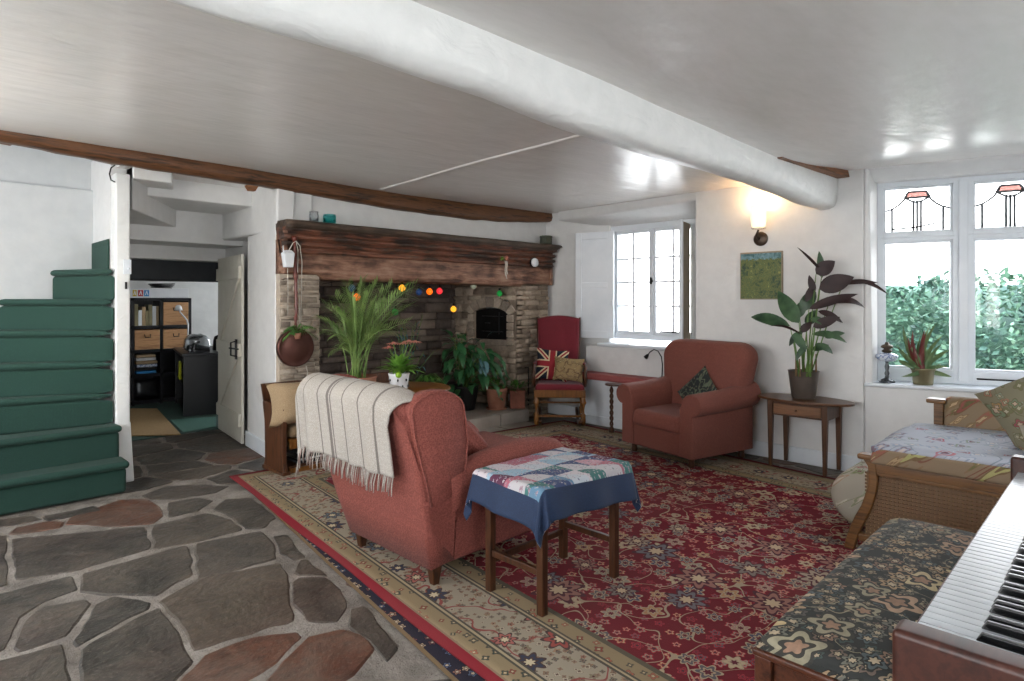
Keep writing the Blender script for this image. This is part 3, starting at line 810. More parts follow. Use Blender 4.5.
# skirtings
sk = MB().box(5.335, 1.50, 0, 5.36, 2.92, .13).box(5.555, 2.92, 0, 5.58, 4.4, .13).hexa([(5.555,4.4,0),(5.72,4.4,0),(5.72,5.0,0),(5.60,5.0,0)],[(5.555,4.4,.13),(5.72,4.4,.13),(5.72,5.0,.13),(5.60,5.0,.13)])
struct('baseboard_window', sk, 'white_gloss', bevel=.008)
struct('baseboard_passage', MB().prism([(2.242,5.055),(2.262,5.055),(2.352,5.86),(2.332,5.86)], 0, .14), 'white_gloss', bevel=.008)
struct('baseboard_bay', MB().hexa([BP(0,-.02,0),BP(3.2,-.02,0),BP(3.2,0,0),BP(0,0,0)],[BP(0,-.02,.13),BP(3.2,-.02,.13),BP(3.2,0,.13),BP(0,0,.13)]), 'white_gloss', bevel=.006)

# ---- window 1 (small cottage casement in the recess) ----
XW = 5.74
def WB(mb, y0, z0, y1, z1, x0=XW, x1=XW+.05): mb.box(x0, y0, z0, x1, y1, z1)
t = holder('window_1', (XW, 3.64, .93))
f = MB(); WB(f,3.612,.99,3.648,2.12); WB(f,3.08,.93,4.17,.99); WB(f,3.08,2.12,4.17,2.19); WB(f,4.11,.99,4.17,2.12); WB(f,3.08,.99,3.15,2.12)
build('frame', f, 'white_gloss', t, bevel=.006)
for (a, b) in ((3.15,3.62),(3.64,4.11)):
    s = MB(); x0, x1 = XW+.012, XW+.045
    s.box(x0,a,.99,x1,a+.03,2.12); s.box(x0,b-.03,.99,x1,b,2.12); s.box(x0,a+.03,.99,x1,b-.03,1.02); s.box(x0,a+.03,2.09,x1,b-.03,2.12)
    m = (a+b)/2; s.box(x0+.006,m-.011,1.01,x1-.006,m+.011,2.10)
    for k in range(1,4):
        z = 1.035 + k*(2.075-1.035)/4; s.box(x0+.008,a+.02,z-.010,x1-.008,b-.02,z+.010)
    so = build('sash', s, 'white_gloss', t, bevel=.003)
    build('glass', MB().box(XW+.026,a+.02,1.0,XW+.030,b-.02,2.1), 'pane', so)
build('catch', MB().box(XW-.01,3.625,1.53,XW+.012,3.645,1.60).bar((XW-.012,3.635,1.60),(XW-.03,3.60,1.555),.012), 'black_metal', t)
build('stay', MB().bar((XW-.012,3.16,1.02),(XW-.012,3.52,1.03),.014), 'black_metal', t)
struct('trim_8', MB().box(5.53, 2.925, .85, XW+.01, 4.2, .885), 'white_gloss', bevel=.01)
# left shutter folded back against the splay
def shutter(p0, p1, z0, z1, th, parent):
    p0, p1 = Vector(p0), Vector(p1); d = (p1-p0); L = d.length; d /= L; n = Vector((d.y,-d.x,0))
    def b(mb, s0, s1, a, c, n0, n1):
        q = [p0+d*s0+n*n0, p0+d*s1+n*n0, p0+d*s1+n*n1, p0+d*s0+n*n1]; mb.hexa([(v.x,v.y,a) for v in q], [(v.x,v.y,c) for v in q])
    m = MB(); st = .075; mid = z0 + (z1-z0)*.5
    b(m,0,st,z0,z1,-th/2,th/2); b(m,L-st,L,z0,z1,-th/2,th/2)
    for a, c in ((z0,z0+.08),(mid-.03,mid+.03),(z1-.08,z1)): b(m,st,L-st,a,c,-th/2,th/2)
    f = build('shutter_frame', m, 'white_gloss', parent, bevel=.003)
    m = MB(); b(m,st-.005,L-st+.005,z0+.07,mid-.025,-th/5,th/5); b(m,st-.005,L-st+.005,mid+.025,z1-.07,-th/5,th/5)
    build('shutter_panel', m, 'white_gloss', parent)
sh = thing('window_shutter', 'white panelled window shutter folded open beside the small-paned window', 'shutter', (5.62,4.4,.93))
sa, sb_ = PX(576,300,5.585), PX(614,300,5.70)
shutter((sa.x, sa.y, 0), (sb_.x, sb_.y, 0), .93, 2.13, .03, sh)
[build('hinge', MB().box(5.665,4.08,z_,5.69,4.11,z_+.06), 'white_gloss', sh, bevel=.003) for z_ in (1.30,1.85)]
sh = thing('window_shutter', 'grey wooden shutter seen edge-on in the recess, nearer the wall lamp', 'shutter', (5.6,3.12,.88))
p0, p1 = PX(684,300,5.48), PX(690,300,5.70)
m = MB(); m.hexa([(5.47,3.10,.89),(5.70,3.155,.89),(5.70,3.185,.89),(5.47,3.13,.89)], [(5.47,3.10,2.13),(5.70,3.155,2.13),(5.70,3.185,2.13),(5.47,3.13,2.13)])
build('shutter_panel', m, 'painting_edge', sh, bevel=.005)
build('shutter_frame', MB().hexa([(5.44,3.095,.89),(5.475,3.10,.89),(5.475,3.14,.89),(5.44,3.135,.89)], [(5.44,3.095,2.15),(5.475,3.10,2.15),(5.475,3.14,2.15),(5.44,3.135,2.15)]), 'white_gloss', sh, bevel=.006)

# ---- window 2 (tall leaded window in the bay) ----
WN = .20
t = holder('window_2', tuple(BP(.9, WN, .72)))
def vb(mb, s0, s1, z0, z1, n0=WN, n1=WN+.07): mb.hexa([BP(s0,n0,z0),BP(s1,n0,z0),BP(s1,n1,z0),BP(s0,n1,z0)], [BP(s0,n0,z1),BP(s1,n0,z1),BP(s1,n1,z1),BP(s0,n1,z1)])
ss = [(.14,.595),(.72,1.175),(1.30,1.755)]     # lights
ZB, ZTR0, ZTR1, ZH = .82, 1.82, 1.885, 2.25
f = MB()
vb(f,.03,.14,.72,2.29); vb(f,.595,.72,.72,2.29); vb(f,1.175,1.30,.72,2.29); vb(f,1.755,1.87,.72,2.29)
for a, b in ss: vb(f,a,b,.72,ZB); vb(f,a,b,ZTR0,ZTR1); vb(f,a,b,ZH,2.29)
for a in (.595,1.175): vb(f, a+.035, a+.09, .74, 2.27, WN-.025, WN+.01)
vb(f, .03, 1.87, ZTR0+.03, ZTR1-.03, WN-.012, WN)
build('frame', f, 'white_gloss', t, bevel=.008)
for a, b in ss:
    s = MB(); q = .017
    for z0, z1 in ((ZB,ZTR0),(ZTR1,ZH)):
        vb(s,a,a+q,z0,z1,WN+.02,WN+.05); vb(s,b-q,b,z0,z1,WN+.02,WN+.05); vb(s,a+q,b-q,z0,z0+q,WN+.02,WN+.05); vb(s,a+q,b-q,z1-q,z1,WN+.02,WN+.05)
    so = build('sash', s, 'white_gloss', t, bevel=.003)
    g = MB(); vb(g,a+.01,b-.01,ZB+.01,ZTR0-.01,WN+.033,WN+.037); build('glass', g, 'pane', so)
    a2, b2, z0, z1 = a+q, b-q, ZTR1+q, ZH-q; Wd = b2-a2; Hh = z1-z0
    def L(px, py): return BP(a2+Wd*px, WN+.033, z0+Hh*py)
    g = MB(); vb(g,a2,b2,z0,z1,WN+.034,WN+.037); build('glass', g, 'pane', so)
    ld = MB()
    arcl = [(0,.50),(.10,.54),(.20,.62),(.28,.72),(.34,.86)]; arcr = [(1-x,y) for x,y in arcl]
    lines = [arcl, arcr, [(.36,.93),(.64,.93)], [(.30,.79),(.70,.79)], [(.36,.93),(.30,.79)], [(.64,.93),(.70,.79)],
             [(.10,0),(.10,.52)], [(.90,0),(.90,.52)], [(.44,0),(.44,.72)], [(.50,0),(.50,.72)], [(.56,0),(.56,.72)],
             [(.30,.79),(.42,.70),(.50,.67),(.58,.70),(.70,.79)]]
    for ln in lines: ld.tube([L(*p) for p in ln], .0088, 6)
    build('leading', ld, 'lead', so)
    rg = MB()
    rg.extr([L(.30,.79),L(.70,.79),L(.64,.93),L(.36,.93)], NB*.002)
    build('red_glass', rg, 'red_glass', so, label='red stained glass')
st = MB(); st.tube([BP(.20,WN-.01,1.915),BP(.36,WN-.02,1.925),BP(.48,WN-.01,1.95)], .007, 6); st.tube([BP(.74,WN-.01,.765),BP(1.1,WN-.01,.765)], .007, 6)
build('stay', st, 'black_metal', t)
# windows behind the camera and at the left
def plain_window(name, c0, c1, z0, z1, inward):
    c0, c1 = Vector((*c0,0)), Vector((*c1,0)); d = (c1-c0); Ln = d.length; d /= Ln; n = Vector(inward + (0,))
    t = holder(name, tuple((c0+c1)/2 + Vector((0,0,z0)))); m = MB()
    def b(s0,s1,a,c): 
        q = [c0+d*s0, c0+d*s1, c0+d*s1+n*.06, c0+d*s0+n*.06]
        if (q[1]-q[0]).cross(q[2]-q[1]).z < 0: q = q[::-1]
        m.hexa([(v.x,v.y,a) for v in q], [(v.x,v.y,c) for v in q])
    b(0,.06,z0,z1); b(Ln-.06,Ln,z0,z1); b(.06,Ln-.06,z0,z0+.06); b(.06,Ln-.06,z1-.06,z1); k = max(1, round(Ln/.7))
    for i in range(1,k): b(Ln*i/k-.03,Ln*i/k+.03,z0+.06,z1-.06)
    build('frame', m, 'white_gloss', t, bevel=.005)
plain_window('window_3', (-.7,-1.75), (1.3,-1.75), .9, 2.1, (0,1))
plain_window('window_4', (2.6,-1.75), (3.8,-1.75), .9, 2.1, (0,1))
plain_window('window_5', (-1.75,4.7), (-1.75,2.3), .8, 2.15, (1,0))
plain_window('window_6', (-1.75,1.4), (-1.75,-.2), .8, 2.1, (1,0))

# ---- plank door standing open in the passage ----
dA = Vector((2.318,5.875,0)); dB = Vector((2.43,6.78,0)); dd = (dB-dA).normalized(); dn = Vector((-dd.y,dd.x,0))
t = holder('door_1', (2.36,6.7,0))
def dblk(mb, s0, s1, z0, z1, n0, n1): 
    q = [dA+dd*s0+dn*n0, dA+dd*s1+dn*n0, dA+dd*s1+dn*n1, dA+dd*s0+dn*n1]; mb.hexa([(v.x,v.y,z0) for v in q][::1], [(v.x,v.y,z1) for v in q])
Ld = (dB-dA).length; pm = MB(); k = 6
for i in range(k): dblk(pm, Ld*i/k+.002, Ld*(i+1)/k-.002, .015, 1.79, -.012, .012)
build('planks', pm, 'door_paint', t, bevel=.003)
lm = MB()
for z in (.17, .83, 1.56): dblk(lm, .02, Ld-.02, z, z+.12, .012, .034)
def brace(s0,z0,s1,z1):
    P = [dA+dd*s0+Vector((0,0,z0)), dA+dd*(s0+.12)+Vector((0,0,z0)), dA+dd*(s1+.12)+Vector((0,0,z1)), dA+dd*s1+Vector((0,0,z1))]
    lm.extr([p+dn*.012 for p in P], dn*.018)
brace(Ld-.16,.29,.05,.83); brace(Ld-.16,.95,.05,1.56)
build('ledges', lm, 'door_paint', t, bevel=.003)
h = MB(); h0 = dA + dd*.09 + dn*.036
h.box(h0.x-.006,h0.y-.02,.80,h0.x+.004,h0.y+.02,.99); h.tube([(h0.x-.004,h0.y,.97),(h0.x-.05,h0.y,.96),(h0.x-.05,h0.y,.84),(h0.x-.004,h0.y,.83)],.008,6)
h.bar((h0.x-.01,h0.y-.07,.90),(h0.x-.01,h0.y+.14,.90),.014)
build('handle', h, 'black_metal', t, label='black iron thumb latch')

# ---- outdoors ----
struct('ground', MB().box(-14,-14,-.6,26,22,-.3), 'ground_out')
hd = MB(); rn = random.Random(11)
hc = B0 + E*.9 + NB*3.6
for i in range(11000):
    s = rn.uniform(-.9, 4.4); z = rn.uniform(-.3, 1.72) 
    top = 1.68 + .14*mnoise.noise(Vector((s*1.3,0,0))) - (.12 if s < -.2 else 0)
    z = min(z, top + rn.uniform(-.15,.03)); 
    bulge = .28*mnoise.noise(Vector((s*1.6, z*1.6, 2))) + .35*max(0, z-1.1)
    p = hc + E*s + NB*(bulge + rn.uniform(-.05,.10)) + Vector((0,0,z))
    d = (-NB*rn.uniform(.1,.9) + E*rn.uniform(-1,1) + Vector((0,0,rn.uniform(-.5,.9)))).normalized()
    L = rn.uniform(.06,.12); sd = d.cross(Vector((rn.uniform(-1,1),rn.uniform(-1,1),1))).normalized()*L*.28
    hd.add([p, p+d*L*.5+sd, p+d*L, p+d*L*.5-sd], [(0,1,2,3)], True, rn.choice([0,0,1]))
o = build('hedge', hd, ['leaf_hedge', 'leaf_hedge_pale'])
cor = MB(); cor.grid(lambda a, b: tuple(hc + E*(-.95+5.4*a) + NB*(.34+.28*mnoise.noise(Vector(((-.95+5.4*a)*1.6, (b*1.85-.3)*1.6, 2)))+.35*max(0,b*1.85-.3-1.1)) + Vector((0,0,-.3+1.85*b))), 60, 20, .05)
build('hedge_core', cor, 'leaf_hedge', o)
tag(o, 'dense clipped green hedge outside the tall leaded window', 'hedge')
nb = thing('outbuilding', 'pale rendered outbuilding beyond the hedge', 'building', tuple(hc + E*2.2 + NB*6 + Vector((0,0,-.3))))
q = [hc+E*1.2+NB*6, hc+E*6+NB*6, hc+E*6+NB*9, hc+E*1.2+NB*9]
build('wall', MB().hexa([(v.x,v.y,-.3) for v in q], [(v.x,v.y,2.1) for v in q]), 'render_out', nb)
qr = [v + (v-(q[0]+q[2])/2).normalized()*.3 for v in q]; mid = (q[0]+q[3])/2; mid2 = (q[1]+q[2])/2
build('roof', MB().add([(v.x,v.y,2.1) for v in qr]+[(mid.x,mid.y,3.0),(mid2.x,mid2.y,3.0)], [(3,2,1,0),(0,1,5,4),(2,3,4,5),(1,2,5),(3,0,4)]), 'render_out', nb)
# ================= staircase =================
t = thing('staircase', 'green carpeted winding staircase beside the white post', 'staircase', (.5, 5.3, 0))
PV = Vector((1.165, 5.30, 0)); XL, YB, YF = -.6, 6.00, 5.0
def ray_hit(deg):
    c, s_ = math.cos(math.radians(deg)), math.sin(math.radians(deg)); best = 9
    if c < -1e-6: best = min(best, (XL-PV.x)/c)
    if s_ > 1e-6: best = min(best, (YB-PV.y)/s_)
    return (PV.x+c*best, PV.y+s_*best)
RISE = .2275
def step(poly, z0, z1):
    mb = MB(); mb.prism(poly, z0, z1); return build('step', mb, 'green_carpet', t, bevel=.028, seg=4)
def nose(poly_a, poly_b, z, out):
    pass
# two straight steps then the winders; each solid reaches back under the next
step([(XL,5.01),(1.172,5.01),(1.172,5.20),(XL,5.20)], 0, RISE-.05); 
step([(XL,4.975),(1.185,4.975),(1.185,5.20),(XL,5.20)], RISE-.055, RISE)
step([(XL,5.17),(1.165,5.17),(1.165,5.30),(XL,5.42)], .0, 2*RISE-.045)
step([(XL,5.14),(1.178,5.14),(1.165,5.30),(XL,5.45)], 2*RISE-.05, 2*RISE)
degs = [169, 156, 143, 131, 112, 90, 60]
for i in range(6):
    a, b = degs[i], degs[i+1] if i < 5 else 80
    A, B = ray_hit(a), ray_hit(b)
    if i == 5: poly = [(PV.x,PV.y+.15),(PV.x,YB),(PV.x-.0,YB)]; 
    poly = [tuple(PV[:2]), B, A] if not (A[0] == XL and B[1] == YB and abs(A[0]-B[0])>1e-3 and A[1] < YB-1e-3) else [tuple(PV[:2]), B, (XL,YB), A]
    z = (i+3)*RISE
    if i == 5: poly = [(1.150,5.46),(1.162,5.46),(1.162,6.0),(1.150,6.0)]
    # nosing: the top layer leans out over the riser
    an = math.radians(a); off = Vector((math.sin(an), -math.cos(an), 0)) * -.025
    off = Vector((-math.sin(an)*-1, math.cos(an)*-1, 0)) * .0
    rd = Vector((math.cos(an), math.sin(an), 0)); out = Vector((-rd.y, rd.x, 0))      # towards the lower step
    if area(poly) < 0: poly = poly[::-1]
    step(poly, z-RISE-.02, z-.045)
    if i < 5:
        top = [(p[0]+out.x*.016, p[1]+out.y*.016) if k in [j for j, q in enumerate(poly) if q == A or q == tuple(PV[:2])] else p for k, p in enumerate(poly)]
        top = [(min(max(p[0], XL-.03), 1.17), min(p[1], YB)) for p in top]
    else: top = poly
    step(top, z-.05, z)

# ================= fireplace =================
t = thing('fireplace', 'big inglenook fireplace of rough stone under a carved timber mantel', 'fireplace', (3.9, 5.0, 0))
rn = random.Random(5)
def rubble(mb, fn, W, Hh, ch=(.05,.10), cw=(.10,.28), dep=.03, skip=None):
    """coursed stones on a face: fn(s, z, n) -> point"""
    z = 0
    while z < Hh:
        h = rn.uniform(*ch); h = min(h, Hh - z) if Hh - z > .02 else 0
        if h <= 0: break
        s = -rn.uniform(0, .1)
        while s < W:
            wd = rn.uniform(*cw); a, b = max(0, s), min(W, s + wd)
            if b - a > .03 and not (skip and skip((a+b)/2, z+h/2)):
                d = dep * rn.uniform(.4, 1.3); j = lambda: rn.uniform(-.006, .006); g = .006
                q = [(a+g+j(), z+g+j()), (b-g+j(), z+g+j()), (b-g+j(), z+h-g+j()), (a+g+j(), z+h-g+j())]
                m = .012
                cx_, cz = (a+b)/2, z+h/2
                inn = [(x+(m if x < cx_ else -m), y+(m if y < cz else -m)) for x, y in q]
                vs = [fn(x,y,-.01) for x,y in q] + [fn(x,y,d*.6) for x,y in q] + [fn(x,y,d+j()*.8) for x,y in inn]
                mb.add(vs, [(0,1,5,4),(1,2,6,5),(2,3,7,6),(3,0,4,7),(4,5,9,8),(5,6,10,9),(6,7,11,10),(7,4,8,11),(8,9,10,11)], True)
            s += wd
        z += h
HZ = .13
OX0, OX1, FY, BY = 2.62, 5.06, 4.99, 5.95
m = MB(); rubble(m, lambda s,z,n: (2.27+s, FY-n, z), OX0-2.27, 1.55, (.035,.065), (.09,.20))
rubble(m, lambda s,z,n: (OX0+n*.6, FY+s, z), .9, 1.9)
m.box(2.27, FY, 0, OX0, FY+.12, 1.9); build('pier', m, 'rubble_pale', t)
m = MB(); rubble(m, lambda s,z,n: (OX1+s, FY-n, z), 5.60-OX1, 1.55, (.035,.075), (.10,.26))
m.box(OX1, FY, 0, 5.60, FY+.12, 1.9); build('pier', m, 'rubble_mid', t)
# right cheek with the bread oven
def chk(s, z, n): return (OX1 - n + (BY-FY)*0 - s*.12, FY + s, z)
hole = lambda s, z: .04 < s < .70 and .80 < z < 1.36
m = MB(); rubble(m, chk, BY-FY, 1.95, (.05,.10), (.10,.26), .03, hole); m.hexa([chk(0,0,0),(OX1+.1,FY,0),(OX1+.1,BY,0),chk(BY-FY,0,0)],[chk(0,.9,0),(OX1+.1,FY,.9),(OX1+.1,BY,.9),chk(BY-FY,.9,0)])
m.hexa([chk(0,1.36,0),(OX1+.1,FY,1.36),(OX1+.1,BY,1.36),chk(BY-FY,1.36,0)],[chk(0,1.95,0),(OX1+.1,FY,1.95),(OX1+.1,BY,1.95),chk(BY-FY,1.95,0)])
for a, b in ((0,.12),(.61,BY-FY)): m.hexa([chk(a,.9,0),(OX1+.1,FY+a,.9),(OX1+.1,FY+b,.9),chk(b,.9,0)],[chk(a,1.36,0),(OX1+.1,FY+a,1.36),(OX1+.1,FY+b,1.36),chk(b,1.36,0)])
build('cheek_wall', m, 'rubble_mid', t)
sur = MB()
for k in range(7):      # arch stones
    a0 = PI*(.12+.76*k/7); a1 = PI*(.12+.76*(k+1)/7); g = .012
    P = [chk(.365+.36*math.cos(a)*min(rr,1.15), 1.13+.17*math.sin(a)*(rr if rr < 1 else 1.6), .012) for a, rr in ((a0+g,.86),(a1-g,.86),(a1-g,1.22),(a0+g,1.22))]
    sur.extr(P, (-.03,0,0))
for z in (.84,.93,1.02,1.11): 
    sur.extr([chk(.02,z,.012),chk(.11,z,.012),chk(.11,z+.08,.012),chk(.02,z+.08,.012)], (-.03,0,0)); sur.extr([chk(.62,z,.012),chk(.71,z,.012),chk(.71,z+.08,.012),chk(.62,z+.08,.012)], (-.03,0,0))
sur.extr([chk(.10,.83,.012),chk(.62,.83,.012),chk(.62,.90,.012),chk(.10,.90,.012)], (-.035,0,0))
build('oven_surround', sur, 'rubble_pale', t, bevel=.008)
def arch(a, b, z0, z1, rise, n, k=9):
    P = [chk(a,z0,n), chk(b,z0,n)]
    for i in range(k+1):
        u = 1-i/k; P.append(chk(a+(b-a)*u, z1+rise*math.sin(PI*u), n))
    return P
dr = MB().extr(arch(.12,.61,.90,1.23,.035,.0), (.02,0,0)); od = build('oven_door', dr, 'black_metal', t, label='black iron bread oven door')
dm = MB()
for z in (.99,1.17): dm.bar(chk(.19,z,.008), chk(.50,z,.008), .022, .008)
dm.bar(chk(.24,.96,.012), chk(.24,1.22,.012), .015, .01); dm.tube([chk(.44,1.09,.006),chk(.44,1.09,.03),chk(.36,1.09,.035)], .007, 6)
build('hinge', dm, 'steel_dark', od)
m = MB(); rubble(m, lambda s,z,n: (OX0+s, BY-n, z), OX1-OX0-.1, 2.0, (.06,.12), (.14,.34)); m.box(OX0-.02, BY, 0, OX1, BY+.1, 2.0); build('back_wall', m, 'rubble_soot', t)
m = MB().box(OX0, FY+.05, 0, OX1, BY, HZ); 
build('hearth', m, 'hearthstone', t, bevel=.01)
m = MB(); sx = [2.4,2.95,3.55,4.05,4.62,5.08]
for a, b in zip(sx, sx[1:]): m.box(a+.008, 4.80+rn.uniform(-.02,.02), 0.0, b-.008, FY+.14, HZ+rn.uniform(-.006,.006))
build('hearth_slab', m, 'hearthstone', t, bevel=.012)
m = MB().box(2.4,4.86,.0,5.08,5.05,HZ-.02); build('hearth_bed', m, 'soot', t)
m = MB()
for a, b, c in ((3.2,3.9,4.44),(3.92,4.55,4.40),(4.57,5.0,4.42)): m.box(a, c, .0, b-.01, 4.79, .012)
build('front_slab', m, 'hearthstone', t, bevel=.004)
# timber lintel, mouldings and shelf
def L3(x, s=1.0): return mnoise.noise(Vector((x*3, s, 0)))*.008
secs = []
for i in range(61):
    X = 2.262 + (5.60-2.262)*i/60
    lo = interp(X, [(2.26,1.575),(2.61,1.575),(2.62,1.535),(3.4,1.535),(4.3,1.53),(5.1,1.515),(5.12,1.54),(5.6,1.55)]) + L3(X)
    j = L3(X,4)
    secs.append([(X,4.975,1.86),(X,4.955+j,1.77),(X,4.95+j,1.70),(X,4.945+j,1.62),(X,4.955+j,lo+.02),(X,4.975+j,lo),(X,5.05 if X < 2.5 else 5.35,lo),(X,5.05 if X < 2.5 else 5.35,1.86)])
build('lintel_timber', beam_mesh(secs), 'lintel_wood', t)
m = MB(); inner = MB()
secs = []
prof = [(4.975,1.745),(4.925,1.75),(4.91,1.765),(4.92,1.785),(4.96,1.79),(4.96,1.80),(4.905,1.808),(4.885,1.825),(4.90,1.842),(4.955,1.847),(4.955,1.857),(4.895,1.864),(4.875,1.885),(4.89,1.905),(4.93,1.91),(4.93,1.925),(4.865,1.93),(4.855,1.955),(5.05,1.96)]
for i in range(61):
    X = 2.262 + (5.62-2.262)*i/60; secs.append([(X, y+L3(X,2)*.8, z+L3(X,7)*.8) for y, z in prof])
build('moulding', beam_mesh(secs), 'mould_wood', t)
secs = []
for i in range(61):
    X = 2.268 + (5.68-2.268)*i/60; e = 1 if X < 5.60 else max(0,(5.68-X)/.08)
    z0 = 1.945 + L3(X,9); z1 = 2.018 + L3(X,11)*.5; y = 4.83 + L3(X,13)*1.2
    z0 = z1 - (z1-z0)*(.45+.55*e)
    secs.append([(X,5.085,z0),(X,5.085,z1),(X,y+.02,z1),(X,y,z1-.012),(X,y-.006,z1-.03),(X,y+.015,z0+.008),(X,y+.03,z0)])
build('mantel_shelf', beam_mesh(secs), 'shelf_wood', t)
build('corner_post', MB().box(2.266,4.90,1.575,2.30,5.05,1.95), 'lintel_wood', t, bevel=.01); build('corner_post', MB().box(5.59,4.93,1.54,5.63,5.03,1.95), 'lintel_wood', t, bevel=.01)

# ---- things on the mantel and hung from the timber ----
def on(u, v, Y): return PY(u, v, Y)
MT = 2.025
p = on(314, 222, 4.95); p.z = MT
g = MB().lathe([(.036,0),(.042,.01),(.043,.055),(.036,.075),(.040,.085),(.038,.09),(.034,.08),(.037,.055),(.036,.012),(0,.010)], p, 20)
tag(build('glass_jar', g, 'jar_glass'), 'clear ridged glass jar on the mantel shelf', 'jar')
p = on(329.5, 223, 4.95); p.z = MT
g = MB().lathe([(.045,0),(.055,.012),(.056,.06),(.052,.078),(.048,.076),(.051,.058),(.050,.014),(0,.012)], p, 20)
tag(build('candle_holder', g, 'teal_glass'), 'turquoise glass candle holder on the mantel shelf', 'candle holder')
p = on(546, 246, 4.93); p.z = MT
c_ = thing('trinket_box', 'dark patterned round-cornered tin at the window end of the mantel shelf', 'tin', tuple(p))
build('body', MB().lathe([(.066,0),(.072,.008),(.072,.072),(.066,.076)], p, 8), 'box_green', c_, bevel=.006)
build('lid', MB().lathe([(.076,.077),(.078,.09),(.07,.10),(0.0,.103)], p, 8), 'box_green', c_, bevel=.004)
p = on(535, 262.5, 4.86)
rot = Matrix.Rotation(PI/2, 3, 'X')
c_ = thing('smoke_alarm', 'round white disc fixed to the mantel mouldings', 'alarm', tuple(p))
build('body', MB().lathe([(.052,-.03),(.052,.0),(.046,.014),(.0,.018)], p, 24, axis=rot), 'white_ceramic', c_)
build('ring', MB().lathe([(.058,-.03),(.058,-.012),(.052,-.010),(.052,-.03)], p, 24, axis=rot), 'black_metal', c_)
# ribbon ornament
p = on(505, 258, 4.87)
c_ = thing('hanging_ornament', 'small green and pink rosette with cream ribbons on the mantel front', 'ornament', tuple(p))
mb_ = MB()
for k in range(5): mb_.leaf(p+Vector((-.05,-.01,-.01)), p+Vector((-.05+.035*math.cos(k*1.3),-.02,-.01+.035*math.sin(k*1.3))), .03)
build('leaves', mb_, 'leaf_bright', c_)
mb_ = MB()
for k in range(6): mb_.leaf(p+Vector((.015,-.012,0)), p+Vector((.015+.032*math.cos(k*1.05),-.024,.032*math.sin(k*1.05))), .03)
mb_.ball(p+Vector((.015,-.02,0)), .011, 8); build('flower', mb_, 'pink_flower', c_)
mb_ = MB()
for dx, l in ((-.012,.17),(.004,.20),(.016,.15)): mb_.grid(lambda a, b: tuple(p+Vector((dx+.012*a+.01*b,-.004-.006*math.sin(b*7)+.0*b,-.03-l*b))), 1, 8, .002)
build('ribbon', mb_, 'cord_white', c_)
# warming pan
t = thing('warming_pan', 'round dark copper pan on a long red-brown handle, hung on the pier', 'pan', tuple(on(296,348,4.87)))
c0 = on(295.5, 347.5, 4.88)
yr = Matrix.Rotation(PI/2, 3, 'X')
build('lid', MB().lathe([(.157,.0),(.160,-.012),(.158,.012),(.150,.022),(.142,.018),(.10,.03),(.05,.035),(0,.036)], c0, 40, axis=yr), 'copper_pan', t)
build('bowl', MB().lathe([(0,-.055),(.10,-.05),(.145,-.035),(.155,-.008)], c0, 40, axis=yr), 'copper_pan', t)
hp = [c0+Vector((0,.005,.15)), on(296.5,310,4.90), on(295.5,270,4.905), on(294.5,236,4.86)]
path = []; rad = []
for i in range(37):
    q = i/36*3; k = min(2,int(q)); f = q-k; path.append(hp[k].lerp(hp[k+1], f)); s = i/36
    rad.append(.013 + .004*math.sin(s*40)*(.2 if .25 < s < .75 else 1) + (.012*math.exp(-((s-.62)/.02)**2)) + .008*math.exp(-((s-.98)/.03)**2))
build('handle', MB().tube(path, rad, 10), 'handle_wood', t)
t = thing('looped_string', 'pale looped string with a cord hanging beside the pan handle', 'string', tuple(on(296,240,4.84)))
mb_ = MB()
mb_.tube([on(288,262,4.85),on(289,250,4.845),on(293,243,4.835),on(296,241,4.835),on(300,246,4.84),on(302,262,4.85),on(301.5,290,4.93),on(301,320,4.935)], .0035, 6)
mb_.tube([on(296,241,4.835),on(298,250,4.84),on(297.6,275,4.90),on(299.5,300,4.93),on(300,325,4.935)], .003, 6)
build('loop', mb_, 'cord_white', t)
mb_ = MB().tube([on(287.5,268,4.87),on(288,290,4.93),on(287.8,315,4.93)], .003, 6); build('cord', mb_, 'cord_white', t)
mb_ = MB().tube([on(306,366,4.93),on(307.5,372,4.93),on(307,382,4.93),on(298,384,4.93)], .003, 6); build('tail', mb_, 'cord_white', t)
t = thing('paper_lantern', 'small white square lantern hung by a string at the end of the mantel', 'lantern', tuple(on(288,268,4.85)))
a, b = on(283,253,4.86), on(292.5,267.5,4.86)
build('body', MB().hexa([(a.x+.008,4.83,b.z),(b.x-.006,4.83,b.z),(b.x-.006,4.88,b.z),(a.x+.008,4.88,b.z)],[(a.x-.004,4.82,a.z),(b.x+.002,4.82,a.z),(b.x+.002,4.89,a.z),(a.x-.004,4.89,a.z)]), 'paper_white', t, bevel=.004)
build('lid', MB().hexa([(a.x-.004,4.82,a.z),(b.x+.002,4.82,a.z),(b.x+.002,4.89,a.z),(a.x-.004,4.89,a.z)],[(a.x+.018,4.84,a.z+.025),(b.x-.016,4.84,a.z+.025),(b.x-.016,4.87,a.z+.025),(a.x+.018,4.87,a.z+.025)]), 'paper_white', t, bevel=.003)
build('string', MB().tube([(a.x-.004,4.845,a.z-.01),(a.x-.006,4.845,a.z+.06)], .004, 6), 'paper_white', t)
